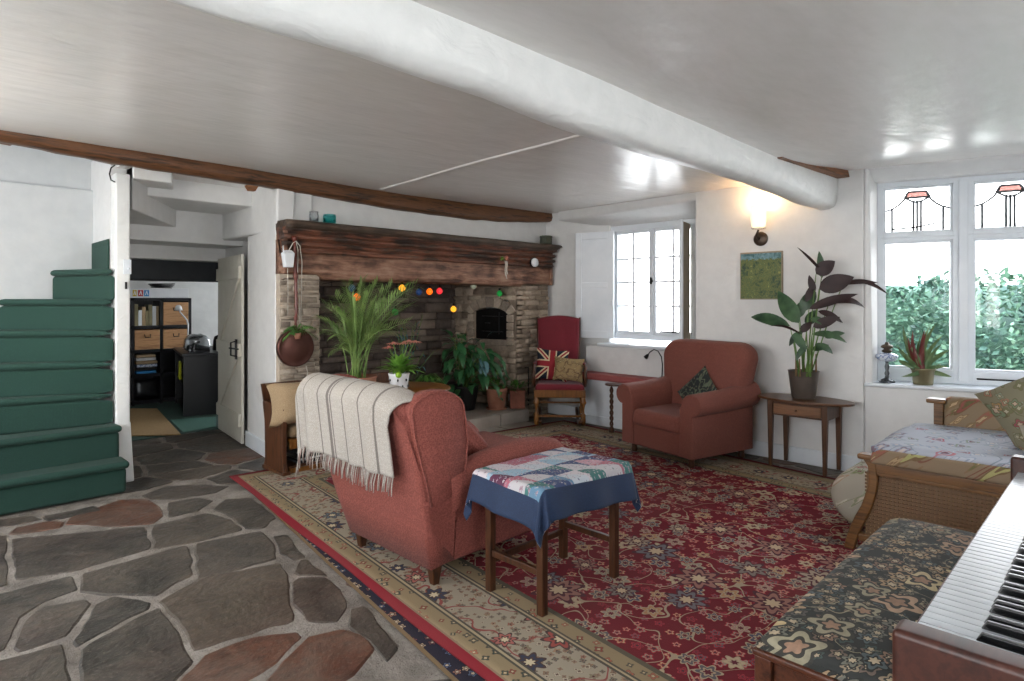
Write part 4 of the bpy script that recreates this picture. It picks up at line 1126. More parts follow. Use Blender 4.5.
# small plant on the pan
t = thing('trailing_plant', 'small fern-like plant sprouting above the round copper pan', 'plant', tuple(on(296,334,4.84)))
mb_ = MB(); st_ = MB(); r2 = random.Random(9); b0 = on(297,333,4.86)
for k in range(9):
    an = -.2 + 3.5*k/8; tip = b0 + Vector((.14*math.cos(an), -.05-.03*r2.random(), .05+.07*math.sin(an)*r2.uniform(.5,1)-.03))
    if k in (0,8): tip.z -= .05
    mid = (b0+tip)/2 + Vector((0,-.01,.035)); st_.tube([b0, mid, tip], .0022, 5)
    for j in range(9):
        q = j/9+.1; c = b0.lerp(mid, min(1,q*2)) if q < .5 else mid.lerp(tip, min(1,q*2-1))
        for sg in (-1,1): mb_.leaf(c, c+Vector((.015*math.cos(an)+sg*.02*math.sin(an), -.012, -.028)), .008, n=3)
build('fronds', mb_, 'leaf_green', t); build('stem', st_, 'stem_green', t)
build('pot', MB().lathe([(.025,-.05),(.035,0),(.032,0),(.0,-.01)], b0+Vector((0,.0,.0)), 12), 'terracotta', t)

# festoon of coloured lights under the lintel
t = thing('string_lights', 'festoon of coloured glass lantern lights hung inside the fireplace', 'string lights', tuple(on(420,285,5.12)))
bl = [(352,288,'blue',5.1),(357,297,'orange',5.12),(402,288,'yellow',5.1),(419,292,'blue',5.1),(429.5,291.5,'orange',5.12),(439.5,291,'pink',5.14),(395,312,'green',5.2),(453.5,309,'yellow',5.35),(499.5,293.5,'green',5.12),(473.5,286,'white',5.12)]
for u, v, col, Y in bl:
    p = on(u, v, Y); L_ = MB().lathe([(.009,.034),(.016,.029),(.031,.011),(.033,-.005),(.026,-.023),(.010,-.033),(0,-.035)], p, 10)
    lt = build('lantern', L_, 'bulb_'+col, t, label={'blue':'dark blue','orange':'glowing orange','yellow':'glowing amber','pink':'glowing red','green':'green','white':'pale'}[col]+' glass lantern')
    build('cap', MB().lathe([(.012,.038),(.014,.055),(.006,.062)], p, 8), 'black_metal', lt)
order = sorted(bl, key=lambda q: q[0]); pts = [on(322,284,5.08)]
for q in order:
    if q[1] < 300: pts += [on(q[0]-6, q[1]-8, q[3]), on(q[0], q[1]-7, q[3])]
pts.append(on(512,289,5.06))
build('cable', MB().tube(pts, .003, 5), 'black_metal', t)
mb_ = MB().tube([on(395,306,5.2), on(397,292,5.15), on(396,285,5.10)], .0025, 5).tube([on(453,303,5.35), on(452,290,5.2), on(451,284,5.1)], .0025, 5); build('drop_cable', mb_, 'black_metal', t)
# ================= rugs =================
RZ = .016
mb = MB().grid(lambda a, b: (-1.75+3.5*b + .006*math.sin(a*23), -2.6+5.2*a + .004*math.sin(b*17), .016 + .001*mnoise.noise(Vector((a*9,b*9,0)))), 60, 40, .009)
mb.f = [tuple(f) for f in mb.f]
o = build('rug', mb, 'persian', local=True); o.location = (3.28, 2.068, 0); o.rotation_euler = (0,0,-math.radians(6))
tag(o, 'large red Persian rug with a cream border under the armchairs', 'rug')
mb = MB().grid(lambda a, b: (-1.4+2.8*b, -2.35+4.7*a, .0065), 20, 20, .0045)
o = build('under_rug', mb, 'under_persian', local=True); 
ua, ub = Vector((1.664,3.77,0)), Vector((1.376,1.737,0)); ud = (ua-ub).normalized(); un = Vector((ud.y,-ud.x,0)); cc = (ua+ub)/2 + un*1.43 - ud*.55
o.location = (cc.x, cc.y, 0); o.rotation_euler = (0,0,math.atan2(ud.y, ud.x)-PI/2)
tag(o, 'worn dark navy rug whose edge shows under the large red Persian rug', 'rug')

# ================= helper shapes in a thing's own frame =================
def Lb(name, mb, mat, t, **k): return build(name, mb, mat, t, local=True, **k)
def roundpoly(P, r=.0): return P

# ================= armchair by the window wall =================
def arm_profile(y0, y1, z0, ztop, out, n=14):
    """cross-section of a scrolled arm: y0 inner, y1 outer face, the roll overhanging outwards"""
    s = 1 if y1 > y0 else -1; r = .088; cy = y1 - s*.018; cz = ztop - r
    pts = [(y0,z0),(y1,z0),(y1,cz-r*.95)]
    for i in range(n+1):
        a = math.radians(-65 + 245*i/n); pts.append((cy+s*r*1.12*math.cos(a), cz+r*math.sin(a)))
    pts.append((y0, cz-.03))
    return pts
def armchair_a():
    t = thing('armchair', 'terracotta scroll-arm armchair against the window wall, a dark green cushion on it', 'armchair', (4.88, 2.73, RZ), math.radians(167))
    fab = 'terracotta_weave'; D, W = .37, .405
    m = MB(); m.hexa([(-D+.05,-W+.03,.08),(D-.0,-W+.03,.08),(D-.0,W-.03,.08),(-D+.05,W-.03,.08)], [(-D+.05,-W+.03,.33),(D,-W+.03,.33),(D,W-.03,.33),(-D+.05,W-.03,.33)])
    Lb('seat_base', m, fab, t, bevel=.02)
    # cushion
    def cf(a, b):
        x, y = 2*a-1, 2*b-1
        return None
    m = MB(); m.hexa([(-.20,-.275,.26),(D+.035,-.275,.26),(D+.035,.275,.26),(-.20,.275,.26)], [(-.20,-.27,.41),(D+.025,-.27,.40),(D+.025,.27,.40),(-.20,.27,.41)])
    Lb('seat_cushion', m, fab, t, bevel=.045, seg=5)
    for s in (-1, 1):
        y0, y1 = .27*s, (W+.0)*s
        P = arm_profile(y0, y1, .09, .60, .03*s)
        # extrude along x, with the front face slightly lower at the back
        f = MB(); n = len(P); secs = []
        for i, x in enumerate((D+.02, D+.005, D-.1, .0, -.18, -D+.02)):
            k = [.975, 1.0, 1.01, 1.05, 1.13, 1.22][i]; cxm = (y0+y1)/2
            secs.append([(x, cxm+(y-cxm)*(.94 if i == 0 else 1), (z if z < .3 else .3+(z-.3)*k)) for y, z in P])
        bm = beam_mesh(secs)
        if s > 0: bm.f = [tuple(reversed(q)) for q in bm.f]
        Lb('arm', bm, fab, t, bevel=.012, angle=60)
    # back: rounded panel leaning back
    P = []
    Wb, zt, zb = .47, .985, .25; r = .17
    for (cx_, cz, a0) in ((Wb-r, zt-r, 0), (-Wb+r, zt-r, 90)):
        for i in range(9):
            a = math.radians(a0+90*i/8); P.append((cx_+r*math.cos(a), cz+r*math.sin(a)*.8+.03))
    P += [(-Wb+.07, .42), (-Wb+.09, zb), (Wb-.09, zb), (Wb-.07, .42)]
    secs = []
    for dx, sc in ((.0,.90),(.02,.965),(.06,1.0),(.12,1.0),(.17,.985),(.205,.93),(.215,.86)):
        secs.append([(-D-.02+dx+.10*(1-(z-.25)/.72)*1.0, y*sc, .6+(z-.6)*(sc*.5+.5)) for y, z in P])
    Lb('backrest', beam_mesh(secs), fab, t, bevel=0)
    for x in (-D+.07, D-.06):
        for y in (-W+.08, W-.08):
            Lb('foot', MB().lathe([(.016,0),(.026,.012),(.030,.03),(.024,.05),(.028,.085),(.03,.10)], (x,y,0), 12), 'dark_wood', t)
    return t
armchair_a()
def place_cushion(name, c, w, h, th, ax, ay, mat, label, cat='cushion', group=None):
    """mesh kept in the cushion's own plane so its pattern sits square"""
    ax, ay = Vector(ax).normalized(), Vector(ay); ay = (ay - ax*ay.dot(ax)).normalized(); az = ax.cross(ay)
    mb = pillow((0,0,0), w, h, th, (1,0,0), (0,1,0))
    o = build(name, mb, mat, local=True); o.matrix_world = Matrix(((ax.x,ay.x,az.x,c[0]),(ax.y,ay.y,az.y,c[1]),(ax.z,ay.z,az.z,c[2]),(0,0,0,1)))
    o.location = c; o.rotation_euler = Matrix(((ax.x,ay.x,az.x),(ax.y,ay.y,az.y),(ax.z,ay.z,az.z))).to_euler()
    return tag(o, label, cat, group)
# diamond-set dark cushion in that chair
place_cushion('scatter_cushion', (4.93, 2.64, .54), .37, .37, .11, (.02,-.75,.72), (.35,.60,.62), 'dark_tapestry', 'dark green patterned cushion leaning in the terracotta armchair')

# ================= foreground armchair seen from behind =================
def armchair_b():
    t = thing('armchair', 'rose-red tub armchair seen from behind, a striped throw over its back', 'armchair', (2.2, 2.7, RZ))
    fab = 'rose_weave'
    W2 = MB()
    # body: tapers to the feet
    b = [(1.765,2.285),(2.62,2.285),(2.62,3.00),(1.765,3.00)]; u = [(1.70,2.255),(2.70,2.255),(2.70,3.14),(1.70,3.14)]
    W2.hexa([(x,y,.105) for x,y in b], [(x,y,.44) for x,y in u])
    build('seat_base', W2, fab, t, bevel=.025, seg=4)
    m = MB(); m.hexa([(1.9,2.40,.40),(2.74,2.40,.40),(2.74,3.0,.40),(1.9,3.0,.40)], [(1.9,2.42,.50),(2.72,2.42,.52),(2.72,2.98,.52),(1.9,2.98,.50)])
    build('seat_cushion', m, fab, t, bevel=.05, seg=5)
    # arms: low padded rolls that run forward from the wings
    for y, s in ((2.335,-1),(3.06,1)):
        secs = []
        for i in range(15):
            q = i/14; X = 1.86 + .86*q; zt = .535 + .075*math.sin(PI*min(1,q*1.1)*.8) + (.0 if q < .9 else -.03*(q-.9)/.1); rr = .082*(1 if q < .93 else 1-.35*(q-.93)/.07)
            ring = []
            for k in range(14):
                a = 2*PI*k/14; ring.append((X, y + s*.01 + rr*math.cos(a)*1.05, zt-.08+rr*math.sin(a)*(1.0 if math.sin(a) > 0 else 1.9)))
            secs.append(ring)
        bm = beam_mesh(secs); bm.f = [tuple(reversed(q)) for q in bm.f]
        build('arm', bm, fab, t)
    # back with rolled top
    secs = []
    NY = 28
    def prof(q):      # q 0..1 across the width
        y = 2.335 + (3.27-2.335)*q; e = max(0, 1-min(q,1-q)/.10)
        zt = .925 - .06*e*e; 
        return y, zt
    for i in range(NY+1):
        q = i/NY; y, zt = prof(q); yb = 2.283 + (3.003-2.283)*q
        e = max(0, 1-min(q,1-q)/.05)
        def Y(z): return (yb + ((2.25+.89*q)-yb)*(z-.108)/.33) if z < .438 else ((2.25+.89*q) + (y-(2.25+.89*q))*min(1,(z-.438)/.42))
        th = 1-.25*e
        ring = []
        for x, z in ((1.752,.108),(1.715,.30),(1.675,.60),(1.632,.78),(1.615,.85)): ring.append((x+.006*e, Y(z), min(z,zt-.06)))
        for k in range(7):
            a = PI - PI*k/6; ring.append((1.705+.09*math.cos(a)*th, Y(zt), zt-.075+.075*math.sin(a)))
        for x, z in ((1.80,.80),(1.86,.60),(1.90,.40),(1.90,.12)): ring.append((x-.01*e, Y(z), min(z,zt-.06)))
        secs.append(ring)
    bm = beam_mesh(secs); bm.f = [tuple(reversed(q)) for q in bm.f]
    build('backrest', bm, fab, t)
    # wings: near one faces the camera; a rounded panel with piping
    for s, yo, yt in ((-1, 2.255, 2.315), (1, 3.05, 3.20)):
        P = [(1.73,.40),(1.70,.55),(1.665,.72),(1.655,.84)]
        for k in range(9):
            a = math.radians(165 - 160*k/8); P.append((1.815+.160*math.cos(a), .845+.085*math.sin(a)))
        P += [(1.982,.78),(1.985,.68),(1.965,.58),(1.94,.50),(1.93,.42)]
        th = .085
        def yy(z): return yo + (yt-yo)*(z-.42)/.5
        ring = lambda k, dy: [( 1.83+(x-1.83)*k, yy(z)+dy, .66+(z-.66)*k) for x, z in P]
        rings = [ring(.93,0), ring(.985,.012), ring(1,.03), ring(1,th-.03), ring(.985,th-.01), ring(.93,th)] 
        bm = beam_mesh([[(a,b,c) for a,b,c in r] for r in rings]); 
        w_ = build('wing', bm, fab, t)
        bm2 = MB().tube([(1.83+(x-1.83)*.955, yy(z)-(.003 if s < 0 else -th-.003), .66+(z-.66)*.955) for x, z in P], .005, 6)
        build('piping', bm2, fab, w_)
    for x, y in ((1.80,2.315),(1.80,2.95),(2.56,2.315),(2.56,2.95)):
        build('foot', MB().hexa([(x-.016,y-.016,RZ),(x+.016,y-.016,RZ),(x+.016,y+.016,RZ),(x-.016,y+.016,RZ)], [(x-.028,y-.028,.12),(x+.028,y-.028,.12),(x+.028,y+.028,.12),(x-.028,y+.028,.12)]), 'dark_wood', t, bevel=.004)
    return t
armchair_b()
place_cushion('scatter_cushion', (2.20, 2.60, .60), .36, .34, .15, (.30,1,0), (-.75,.1,.8), 'rose_weave', 'rose-red cushion propped inside the armchair with the throw')
# throw
def throw():
    t = thing('throw', 'cream wool throw with grey stripes and a fringe, draped over the rose armchair back', 'blanket', (1.66, 2.85, .95))
    y0, y1 = 2.405, 3.25
    def prof(d, q):
        # d: length down from the crest (negative = towards the seat)
        if d < -.10: return (1.815+(-d-.10)*.30, .86-(-d-.10)*.95)
        if d < .10:
            a = PI/2 + d/.10*PI/2*.95; return (1.705+.112*math.cos(a), .852+.095*math.sin(a))
        dd = d-.10; return (1.594+.05*min(1,dd/.4), .852-dd)
    def P(q, r):
        # q 0..1 across, r 0..1 from inside end to the hem
        ln = .55 if q < .92 else .55
        d = -.28 + r*(.28+.415)
        side = max(0, q-.80)/.20         # the part falling past the far side of the chair
        y = y0 + (y1-y0)*min(q,.80)/.80*1.0 + .075*math.sin(side*PI/2) - .08*max(0,1-q/.2)*max(0,1-abs(d+.02)/.18)
        x, z = prof(d, q)
        z -= .10*side**1.3 + .045*max(0,(q-.62)/.38)**2*0
        fold = .010*math.sin(q*34) * max(0, r-.3) + .012*math.sin(q*13+2)*max(0, r-.35)
        z -= .05*max(0, 1-q/.08)**2*0
        e = max(0,1-min(q/.06,1)); 
        crest = max(0, 1-abs(d)/.25)
        z += -.055*max(0,(.14-q)/.14)**2*crest - .0
        y += .03*(r-.3)*(q-.5)
        x -= .010 + abs(fold)*1.0 - fold - .02*0; x += side*.05*(1-r)
        return Vector((x, y, z))
    m = MB(); nq, nr = 96, 44; base = len(m.f)
    m.grid(P and (lambda a, b: P(a, b)), nq, nr, .008)
    stripes = [.10,.22,.355,.47,.50,.60,.73,.86]
    def colr(q):
        for s_ in stripes:
            if abs(q-s_) < .0058: return 1
        return 0
    cnt = nq*nr
    for i in range(nq):
        c = colr((i+.5)/nq)
        for j in range(nr):
            k = i*nr+j; m.mi[k] = c; m.mi[cnt+k] = c
    build('cloth', m, ['throw_cream','throw_line'], t)
    f = MB(); r3 = random.Random(4)
    for i in range(84):
        q = (i+.5)/84; a = P(q, 1.0) ; b = a + Vector((-.004+r3.uniform(-.01,.006), r3.uniform(-.010,.010), -.078+r3.uniform(-.012,.01)))
        f.tube([a+Vector((.004,0,.01)), (a+b)/2+Vector((r3.uniform(-.004,.0),r3.uniform(-.004,.004),0)), b], [.0034,.003,.0024], 5, mi=1 if (i % 5 in (1,2)) else 0)
    build('fringe', f, ['throw_cream','throw_brown'], t)
throw()

# ================= small table with the patchwork cloth =================
t = thing('low_table', 'small dark wooden table under the patchwork cloth', 'table', (2.2, 1.92, RZ))
LX0, LX1, LY0, LY1 = 1.925, 2.475, 1.745, 2.10
for x in (LX0, LX1-.036):
    for y in (LY0, LY1-.036): build('leg', MB().box(x,y,RZ,x+.036,y+.036,.545), 'dark_wood', t, bevel=.004)
for a, b in (((LX0+.018,LY0+.03,.20),(LX0+.018,LY1-.03,.20)), ((LX1-.018,LY0+.03,.20),(LX1-.018,LY1-.03,.20)), ((LX0+.03,LY1-.018,.16),(LX1-.03,LY1-.018,.16)), ((LX0+.03,LY0+.018,.33),(LX1-.03,LY0+.018,.33))):
    if a[2] == .33: continue
    build('stretcher', MB().bar(a, b, .022, .028), 'dark_wood', t, bevel=.003)
build('apron', MB().box(LX0+.004,LY0+.004,.49,LX1-.004,LY0+.024,.555).box(LX0+.004,LY1-.024,.49,LX1-.004,LY1-.004,.555).box(LX0+.004,LY0+.02,.49,LX0+.024,LY1-.02,.555).box(LX1-.024,LY0+.02,.49,LX1-.004,LY1-.02,.555), 'dark_wood', t)
build('tabletop', MB().box(LX0-.02,LY0-.02,.555,LX1+.02,LY1+.02,.575), 'dark_wood', t, bevel=.006)
def tcloth():
    cx_, cy_ = 2.20, 1.9225; hw, hh = (LX1-LX0)/2+.024, (LY1-LY0)/2+.024; ZT_ = .5785
    Hx, Hy = hw+.155, hh+.155; ang = math.radians(-4)
    m = MB(); n = 72
    def fn(a, b):
        x = (2*a-1)*Hx; y = (2*b-1)*Hy
        x, y = x*math.cos(ang)-y*math.sin(ang), x*math.sin(ang)+y*math.cos(ang)
        ox, oy = max(0, abs(x)-hw), max(0, abs(y)-hh); sx, sy = (1 if x > 0 else -1), (1 if y > 0 else -1)
        o_ = math.hypot(ox, oy)
        px, py = min(abs(x),hw)*sx, min(abs(y),hh)*sy
        if o_ < 1e-6: return (cx_+px, cy_+py, ZT_+.0008*math.sin(x*30))
        R = .02
        drop = max(0, o_-R*.57); out = R*min(1, o_/(R*1.2))
        wav = .016*math.sin((px*sx*0+ (px if oy > ox else py))*24+1.3) * min(1, drop/.1)
        corner = min(ox, oy)/.155 if min(ox,oy) > 0 else 0
        if corner > 0:
            d = Vector((ox*sx, oy*sy)).normalized(); out2 = out + .22*drop + .035*math.sin(math.atan2(oy,ox)*6)*corner
            return (cx_+px+d.x*out2, cy_+py+d.y*out2, ZT_-drop*1.12)
        flare = .26*drop + wav*.5
        # bellied fall between the corners
        return (cx_+px+(sx*(out+flare) if ox > 0 else 0), cy_+py+(sy*(out+flare) if oy > 0 else 0), ZT_-drop*1.0)
    m.grid(fn, n, n, .003)
    bx, by = .115/(2*Hx), .115/(2*Hy); cnt = n*n
    for i in range(n):
        for j in range(n):
            a, b = (i+.5)/n, (j+.5)/n
            navy = not (bx < a < 1-bx and by < b < 1-by)
            m.mi[i*n+j] = m.mi[cnt+i*n+j] = 1 if navy else 0
    o = build('patchwork_cloth', m, ['patchwork','navy_cloth'])
    tag(o, 'patchwork quilt square with a navy border draped over the low table', 'tablecloth')
tcloth()

# ================= rocking chair =================
def rocker():
    t = thing('rocking_chair', 'old wooden rocking chair with red velvet seat and tall back by the window recess', 'rocking chair', (5.115, 4.39, RZ), math.radians(222))
    wd, vl = 'oak_honey', 'red_velvet'   # x forward, y to the chair's left
    def turned(x, y, z0, z1, r=.022):
        pr = []; n = 24
        for i in range(n+1):
            s_ = i/n; rr = r*(.75+.25*math.sin(s_*9.5)) + (.009*math.exp(-((s_-.35)/.04)**2)) + (.009*math.exp(-((s_-.78)/.04)**2)); pr.append((rr, z0+(z1-z0)*s_))
        return MB().lathe(pr, (x,y,0), 14)
    for y in (-.245, .245):
        Lb('leg', turned(.20,y,.03,.33,.028), wd, t); Lb('leg', turned(-.22,y,.05,.33,.018), wd, t)
        rk = [( .36*math.cos(math.radians(a))*1.0, y*.86, 1.0-1.0*math.sin(math.radians(a))) for a in range(60,121,4)]
        rk = [(math.sin(math.radians(a))*1.0, y*.84, 1.008-math.cos(math.radians(a))) for a in range(-24,25,3)]
        Lb('rocker', MB().tube([(x, yy_, z+.012) for x, yy_, z in rk], .017, 8), 'dark_wood', t)
    Lb('seat_frame', MB().box(-.24,-.27,.32,.235,.27,.40), wd, t, bevel=.008)
    Lb('stretcher', MB().bar((-.22,-.24,.20),(-.22,.24,.20),.02).bar((.18,-.24,.12),(.18,.24,.12),.02), wd, t)
    m = MB().hexa([(-.22,-.255,.39),(.24,-.265,.39),(.24,.265,.39),(-.22,.255,.39)], [(-.21,-.24,.45),(.22,-.25,.46),(.22,.25,.46),(-.21,.24,.45)])
    Lb('seat', m, vl, t, bevel=.03, seg=5)
    # back: padded panel with arched top in posts
    def bx(z): return -.20 - (z-.40)*.20
    secs = []
    P = []
    for k in range(11):
        y = -.24+.48*k/10; P.append((y, 1.135+.035*math.cos((y/.24)*PI/2)))
    ring0 = [(y,z) for y,z in P] + [(.232,.9),(.215,.6),(.20,.44),(-.20,.44),(-.215,.6),(-.232,.9)]
    for dx, k in ((-.03,.95),(-.018,1.0),(.012,1.0),(.035,.95),(.045,.86)):
        secs.append([(bx(z)+dx, y*k, .79+(z-.79)*(k*.5+.5)) for y, z in ring0])
    Lb('backrest', beam_mesh(secs), vl, t)
    for s in (-1,1):
        Lb('back_post', MB().tube([(bx(.34)-.02,.21*s,.34),(bx(.6)-.022,.217*s,.6),(bx(.9)-.022,.235*s,.9),(bx(1.13)-.022,.242*s,1.145)], [.018,.016,.013,.010], 8), 'dark_wood', t)
        # scrolled dark arm
        sp = []
        for k in range(24):
            a = math.radians(-60+k*17); r = .10-.0028*k; sp.append((.03+r*math.cos(a)*.95, .275*s, .545+r*math.sin(a)))
        Lb('arm', MB().tube([(bx(.62),.235*s,.62),(-.18,.262*s,.655),(-.05,.275*s,.66),(.06,.275*s,.645)]+[(.12*math.cos(math.radians(80-k*22)), .275*s, .53+.115*math.sin(math.radians(80-k*22))) for k in range(1,12)], .017, 8), 'dark_wood', t)
        Lb('arm_pad', MB().hexa([(-.16,.25*s-.02,.655),(.05,.27*s-.02,.645),(.05,.27*s+.02,.645),(-.16,.25*s+.02,.655)],[(-.16,.25*s-.018,.675),(.05,.27*s-.018,.665),(.05,.27*s+.018,.665),(-.16,.25*s+.018,.675)]), vl, t, bevel=.008)
    return t
rocker()
fx = Vector((math.cos(math.radians(222)), math.sin(math.radians(222)), 0)); fy = Vector((-fx.y, fx.x, 0)); rc = Vector((5.115,4.39,RZ))
def RC(x, y, z): return tuple(rc + fx*x + fy*y + Vector((0,0,z)))
# viewer's left is the chair's own right
place_cushion('scatter_cushion', RC(-.07,-.08,.635), .36, .35, .09, tuple(fy*1.0+Vector((0,0,-.10))), tuple(-fx*.30+Vector((0,0,1))), 'flag_cloth', 'red, white and blue flag cushion on the rocking chair')
place_cushion('scatter_cushion', RC(.045,.10,.60), .33, .26, .09, tuple(fy+Vector((0,0,-.10))), tuple(-fx*.35+Vector((0,0,1))), 'beige_tapestry', 'beige tapestry cushion in front of the flag cushion')

# ================= window seat, reading lamp, stand =================
t = thing('window_bench', 'dusky pink padded board seat below the small-paned window', 'window seat', (5.48, 3.65, 0))
build('seat', MB().box(5.34,3.2,.50,5.575,4.36,.535).hexa([(5.345,3.21,.53),(5.57,3.21,.53),(5.57,4.35,.53),(5.345,4.35,.53)],[(5.36,3.22,.565),(5.57,3.22,.565),(5.57,4.33,.565),(5.36,4.33,.565)]), 'pink_board_cloth', t, bevel=.01)
build('front_panel', MB().box(5.44,3.12,.0,5.47,4.34,.50), 'white_gloss', t, bevel=.006)
build('plinth', MB().box(5.42,3.12,.0,5.44,4.34,.10), 'white_gloss', t, bevel=.004)
t = thing('reading_lamp', 'black gooseneck lamp curving up behind the terracotta armchair', 'lamp', (5.44, 3.35, .567))
zz = 5.44
bp = PX(662, 377, zz); bp.z = .567
build('base', MB().lathe([(.05,0),(.052,.008),(.02,.018),(.008,.03)], bp, 16), 'black_metal', t)
pt = [bp+Vector((0,0,.02)), PX(662.5,365,zz), PX(661.5,357,zz), PX(658,351,zz), PX(654,349.5,zz), PX(650,352,zz), PX(647.5,355.5,zz)]
build('neck', MB().tube(pt, .006, 8), 'black_metal', t)
a = PX(648.2,354.5,zz); b = PX(644.5,359,zz); d = (b-a).normalized()
build('lamp_head', MB().tube([a, a+d*.02, a+d*.045], [.01,.018,.024], 12), 'black_metal', t)
t = thing('barley_twist_stand', 'dark barley-twist stand half hidden behind the terracotta armchair', 'stand', (5.0, 3.5, RZ))
sp = PZ(611.5, 433, RZ); sx_ = sp.x; sy_ = sp.y
m = MB(); tw = []
for k in range(2):
    pth = [(sx_+.011*math.cos(i*.7+k*PI), sy_+.011*math.sin(i*.7+k*PI), .07+i*.0125) for i in range(34)]
    m.tube(pth, .011, 6)
build('pole', m, 'dark_wood', t)
build('base', MB().lathe([(.03,RZ),(.03,.05),(.018,.08)], (sx_,sy_,0), 12), 'dark_wood', t)
build('tray', MB().lathe([(0,.49),(.02,.49),(.10,.50),(.105,.51),(.10,.515),(0,.513)], (sx_+.02,sy_-.03,0), 24), 'dark_wood', t)

# ================= side table and its plant =================
t = thing('side_table', 'small oval-topped wooden side table with a drawer, carrying a potted plant', 'table', (5.14, 1.85, 0))
fl_ = [(5.01,2.06),(4.985,1.64),(5.295,1.64),(5.295,2.05)]
for x, y in fl_:
    x0 = 5.15+(x-5.15)*1.0
    build('leg', MB().hexa([(x-.013,y-.013,RZ),(x+.013,y-.013,RZ),(x+.013,y+.013,RZ),(x-.013,y+.013,RZ)], [(x-.022,y-.022,.555),(x+.022,y-.022,.555),(x+.022,y+.022,.555),(x-.022,y+.022,.555)]), 'table_leg_wood', t, bevel=.003)
build('apron', MB().box(5.02,2.05,.44,5.29,2.07,.555).box(5.00,1.63,.44,5.29,1.65,.555).box(5.285,1.65,.44,5.30,2.05,.555).box(4.998,1.66,.535,5.015,2.045,.555).box(4.998,1.66,.44,5.015,2.045,.452), 'table_leg_wood', t)
d_ = build('drawer', MB().box(4.990,1.672,.455,5.25,2.032,.533), 'drawer_wood', t, bevel=.003)
build('knob', MB().lathe([(.004,0),(.006,.008),(.010,.014),(.008,.02),(0,.022)], (4.990,1.852,.494), 12, axis=Matrix.Rotation(-PI/2,3,'Y')), 'table_leg_wood', d_)
pts = [(5.135+.205*math.cos(2*PI*k/48), 1.845+.365*math.sin(2*PI*k/48)) for k in range(48)]
build('tabletop', MB().prism(pts, .556, .575), 'table_wood', t, bevel=.005)
pc = Vector((5.135, 1.85, .576))
t = thing('potted_plant', 'tall plant with broad dark purple-green leaves in a bronze pot on the oval side table', 'plant', tuple(pc))
build('pot', MB().lathe([(.080,0),(.088,.01),(.105,.14),(.114,.215),(.118,.22),(.112,.218),(.104,.19),(0,.185)], pc, 32), 'pot_bronze', t)
build('soil', MB().lathe([(0,.192),(.106,.190)], pc, 24), 'soil', t)
ZC0 = 4.86
def cp(u, v, dz=0): return PC(u, v, ZC0+dz)
gl, pl, st_ = MB(), MB(), MB()
Rr = Vector((1,-1,0))/S2; Vd = Vector((1,1,0))/S2
def lf(mb, u0, v0, u1, v1, w, dz0=0, dz1=0, droop=.08, roll=.0, fold=.2):
    a, b = cp(u0,v0,dz0), cp(u1,v1,dz1); d = (b-a); sd = d.cross(Vd)
    if sd.length < 1e-5: sd = Rr
    sd = sd.normalized()*math.cos(roll) + Vd*math.sin(roll)
    mb.leaf(a, b, w*.86*ZC0/F, droop, sd, 10, fold=fold)
LV = [ (pl,822,272,797,247,4,0,-.1,.03,1.0),(gl,822,278,819,251,9,.1,.12,.05,.3),(pl,816,274,835,261,17,0,-.04,.06,.3),(pl,819,289,854,277,21,-.02,-.1,.10,.2),
 (pl,843,284,878,283,7,-.05,-.2,.10,.7),(pl,850,282,889,295,7,-.08,-.3,.14,.8),(pl,809,309,858,294,11,-.05,-.12,.08,.5),(pl,829,303,865,308,9,-.03,-.1,.25,.6),
 (gl,799,323,778,291,19,-.05,-.12,.04,.2),(gl,790,326,751,317,14,-.05,-.12,.16,.35),(gl,799,312,815,290,15,.05,.1,.2,.3),(pl,813,327,840,317,12,-.08,-.14,.06,.4),
 (gl,812,334,847,343,9,0,-.1,.22,.5),(gl,793,334,806,352,12,-.1,-.14,.05,.3),(pl,801,334,769,326,4,-.1,-.12,.12,.9),(pl,814,293,809,275,8,0,.02,.1,.4),
 (gl,806,325,816,310,12,.1,.12,.1,.3),(gl,812,350,829,345,8,0,0,.1,.4),(gl,797,318,803,300,12,.08,.1,.15,.3),(pl,800,332,812,322,9,-.04,-.1,.1,.4),(gl,825,338,845,333,8,-.02,-.05,.2,.5),
 (gl,803,332,789,346,10,-.04,-.1,.1,.3),(pl,818,311,843,323,9,-.02,-.08,.1,.4),(gl,808,346,796,361,9,-.05,-.1,.1,.4),(gl,815,344,833,354,9,-.05,-.06,.15,.4),(pl,806,302,813,284,8,0,.02,.1,.4),(gl,811,318,826,326,9,-.06,-.1,.15,.4)]
for mb_, u0,v0,u1,v1,w,d0,d1,dr_,ro in LV: lf(mb_,u0,v0,u1,v1,w,d0,d1,dr_,ro)
for (u0,v0,dz) in ((816,274,0),(819,289,-.02),(822,273,0),(843,284,0),(809,309,-.05),(829,303,-.03),(799,323,-.05),(790,326,-.05),(799,312,.05),(813,327,-.08),(812,334,.05),(806,325,.1),(793,334,-.1),(801,334,-.1),(812,350,.1)):
    bx_ = 806 + (u0-808)*.22 + random.uniform(-4,4)
    p0 = cp(bx_, 374, random.uniform(-.04,.04)); p1 = cp(u0, v0, dz); p0.z = .76
    st_.tube([p0, p0.lerp(p1,.5)+Vector((0,0,.03)), p1], [.006,.005,.003], 6)
for k in range(6):
    p0 = cp(796+k*4, 374, random.uniform(-.04,.04)); p0.z = .76; st_.tube([p0, p0+Vector((random.uniform(-.015,.015),0,.13+.05*random.random()))], [.008,.005], 6, mi=1)
build('leaves', gl, 'leaf_calathea', t, label='green leaves'); build('leaves', pl, 'leaf_purple', t, label='dark purple leaf undersides'); build('stem', st_, ['stem_green','stem_brown'], t)

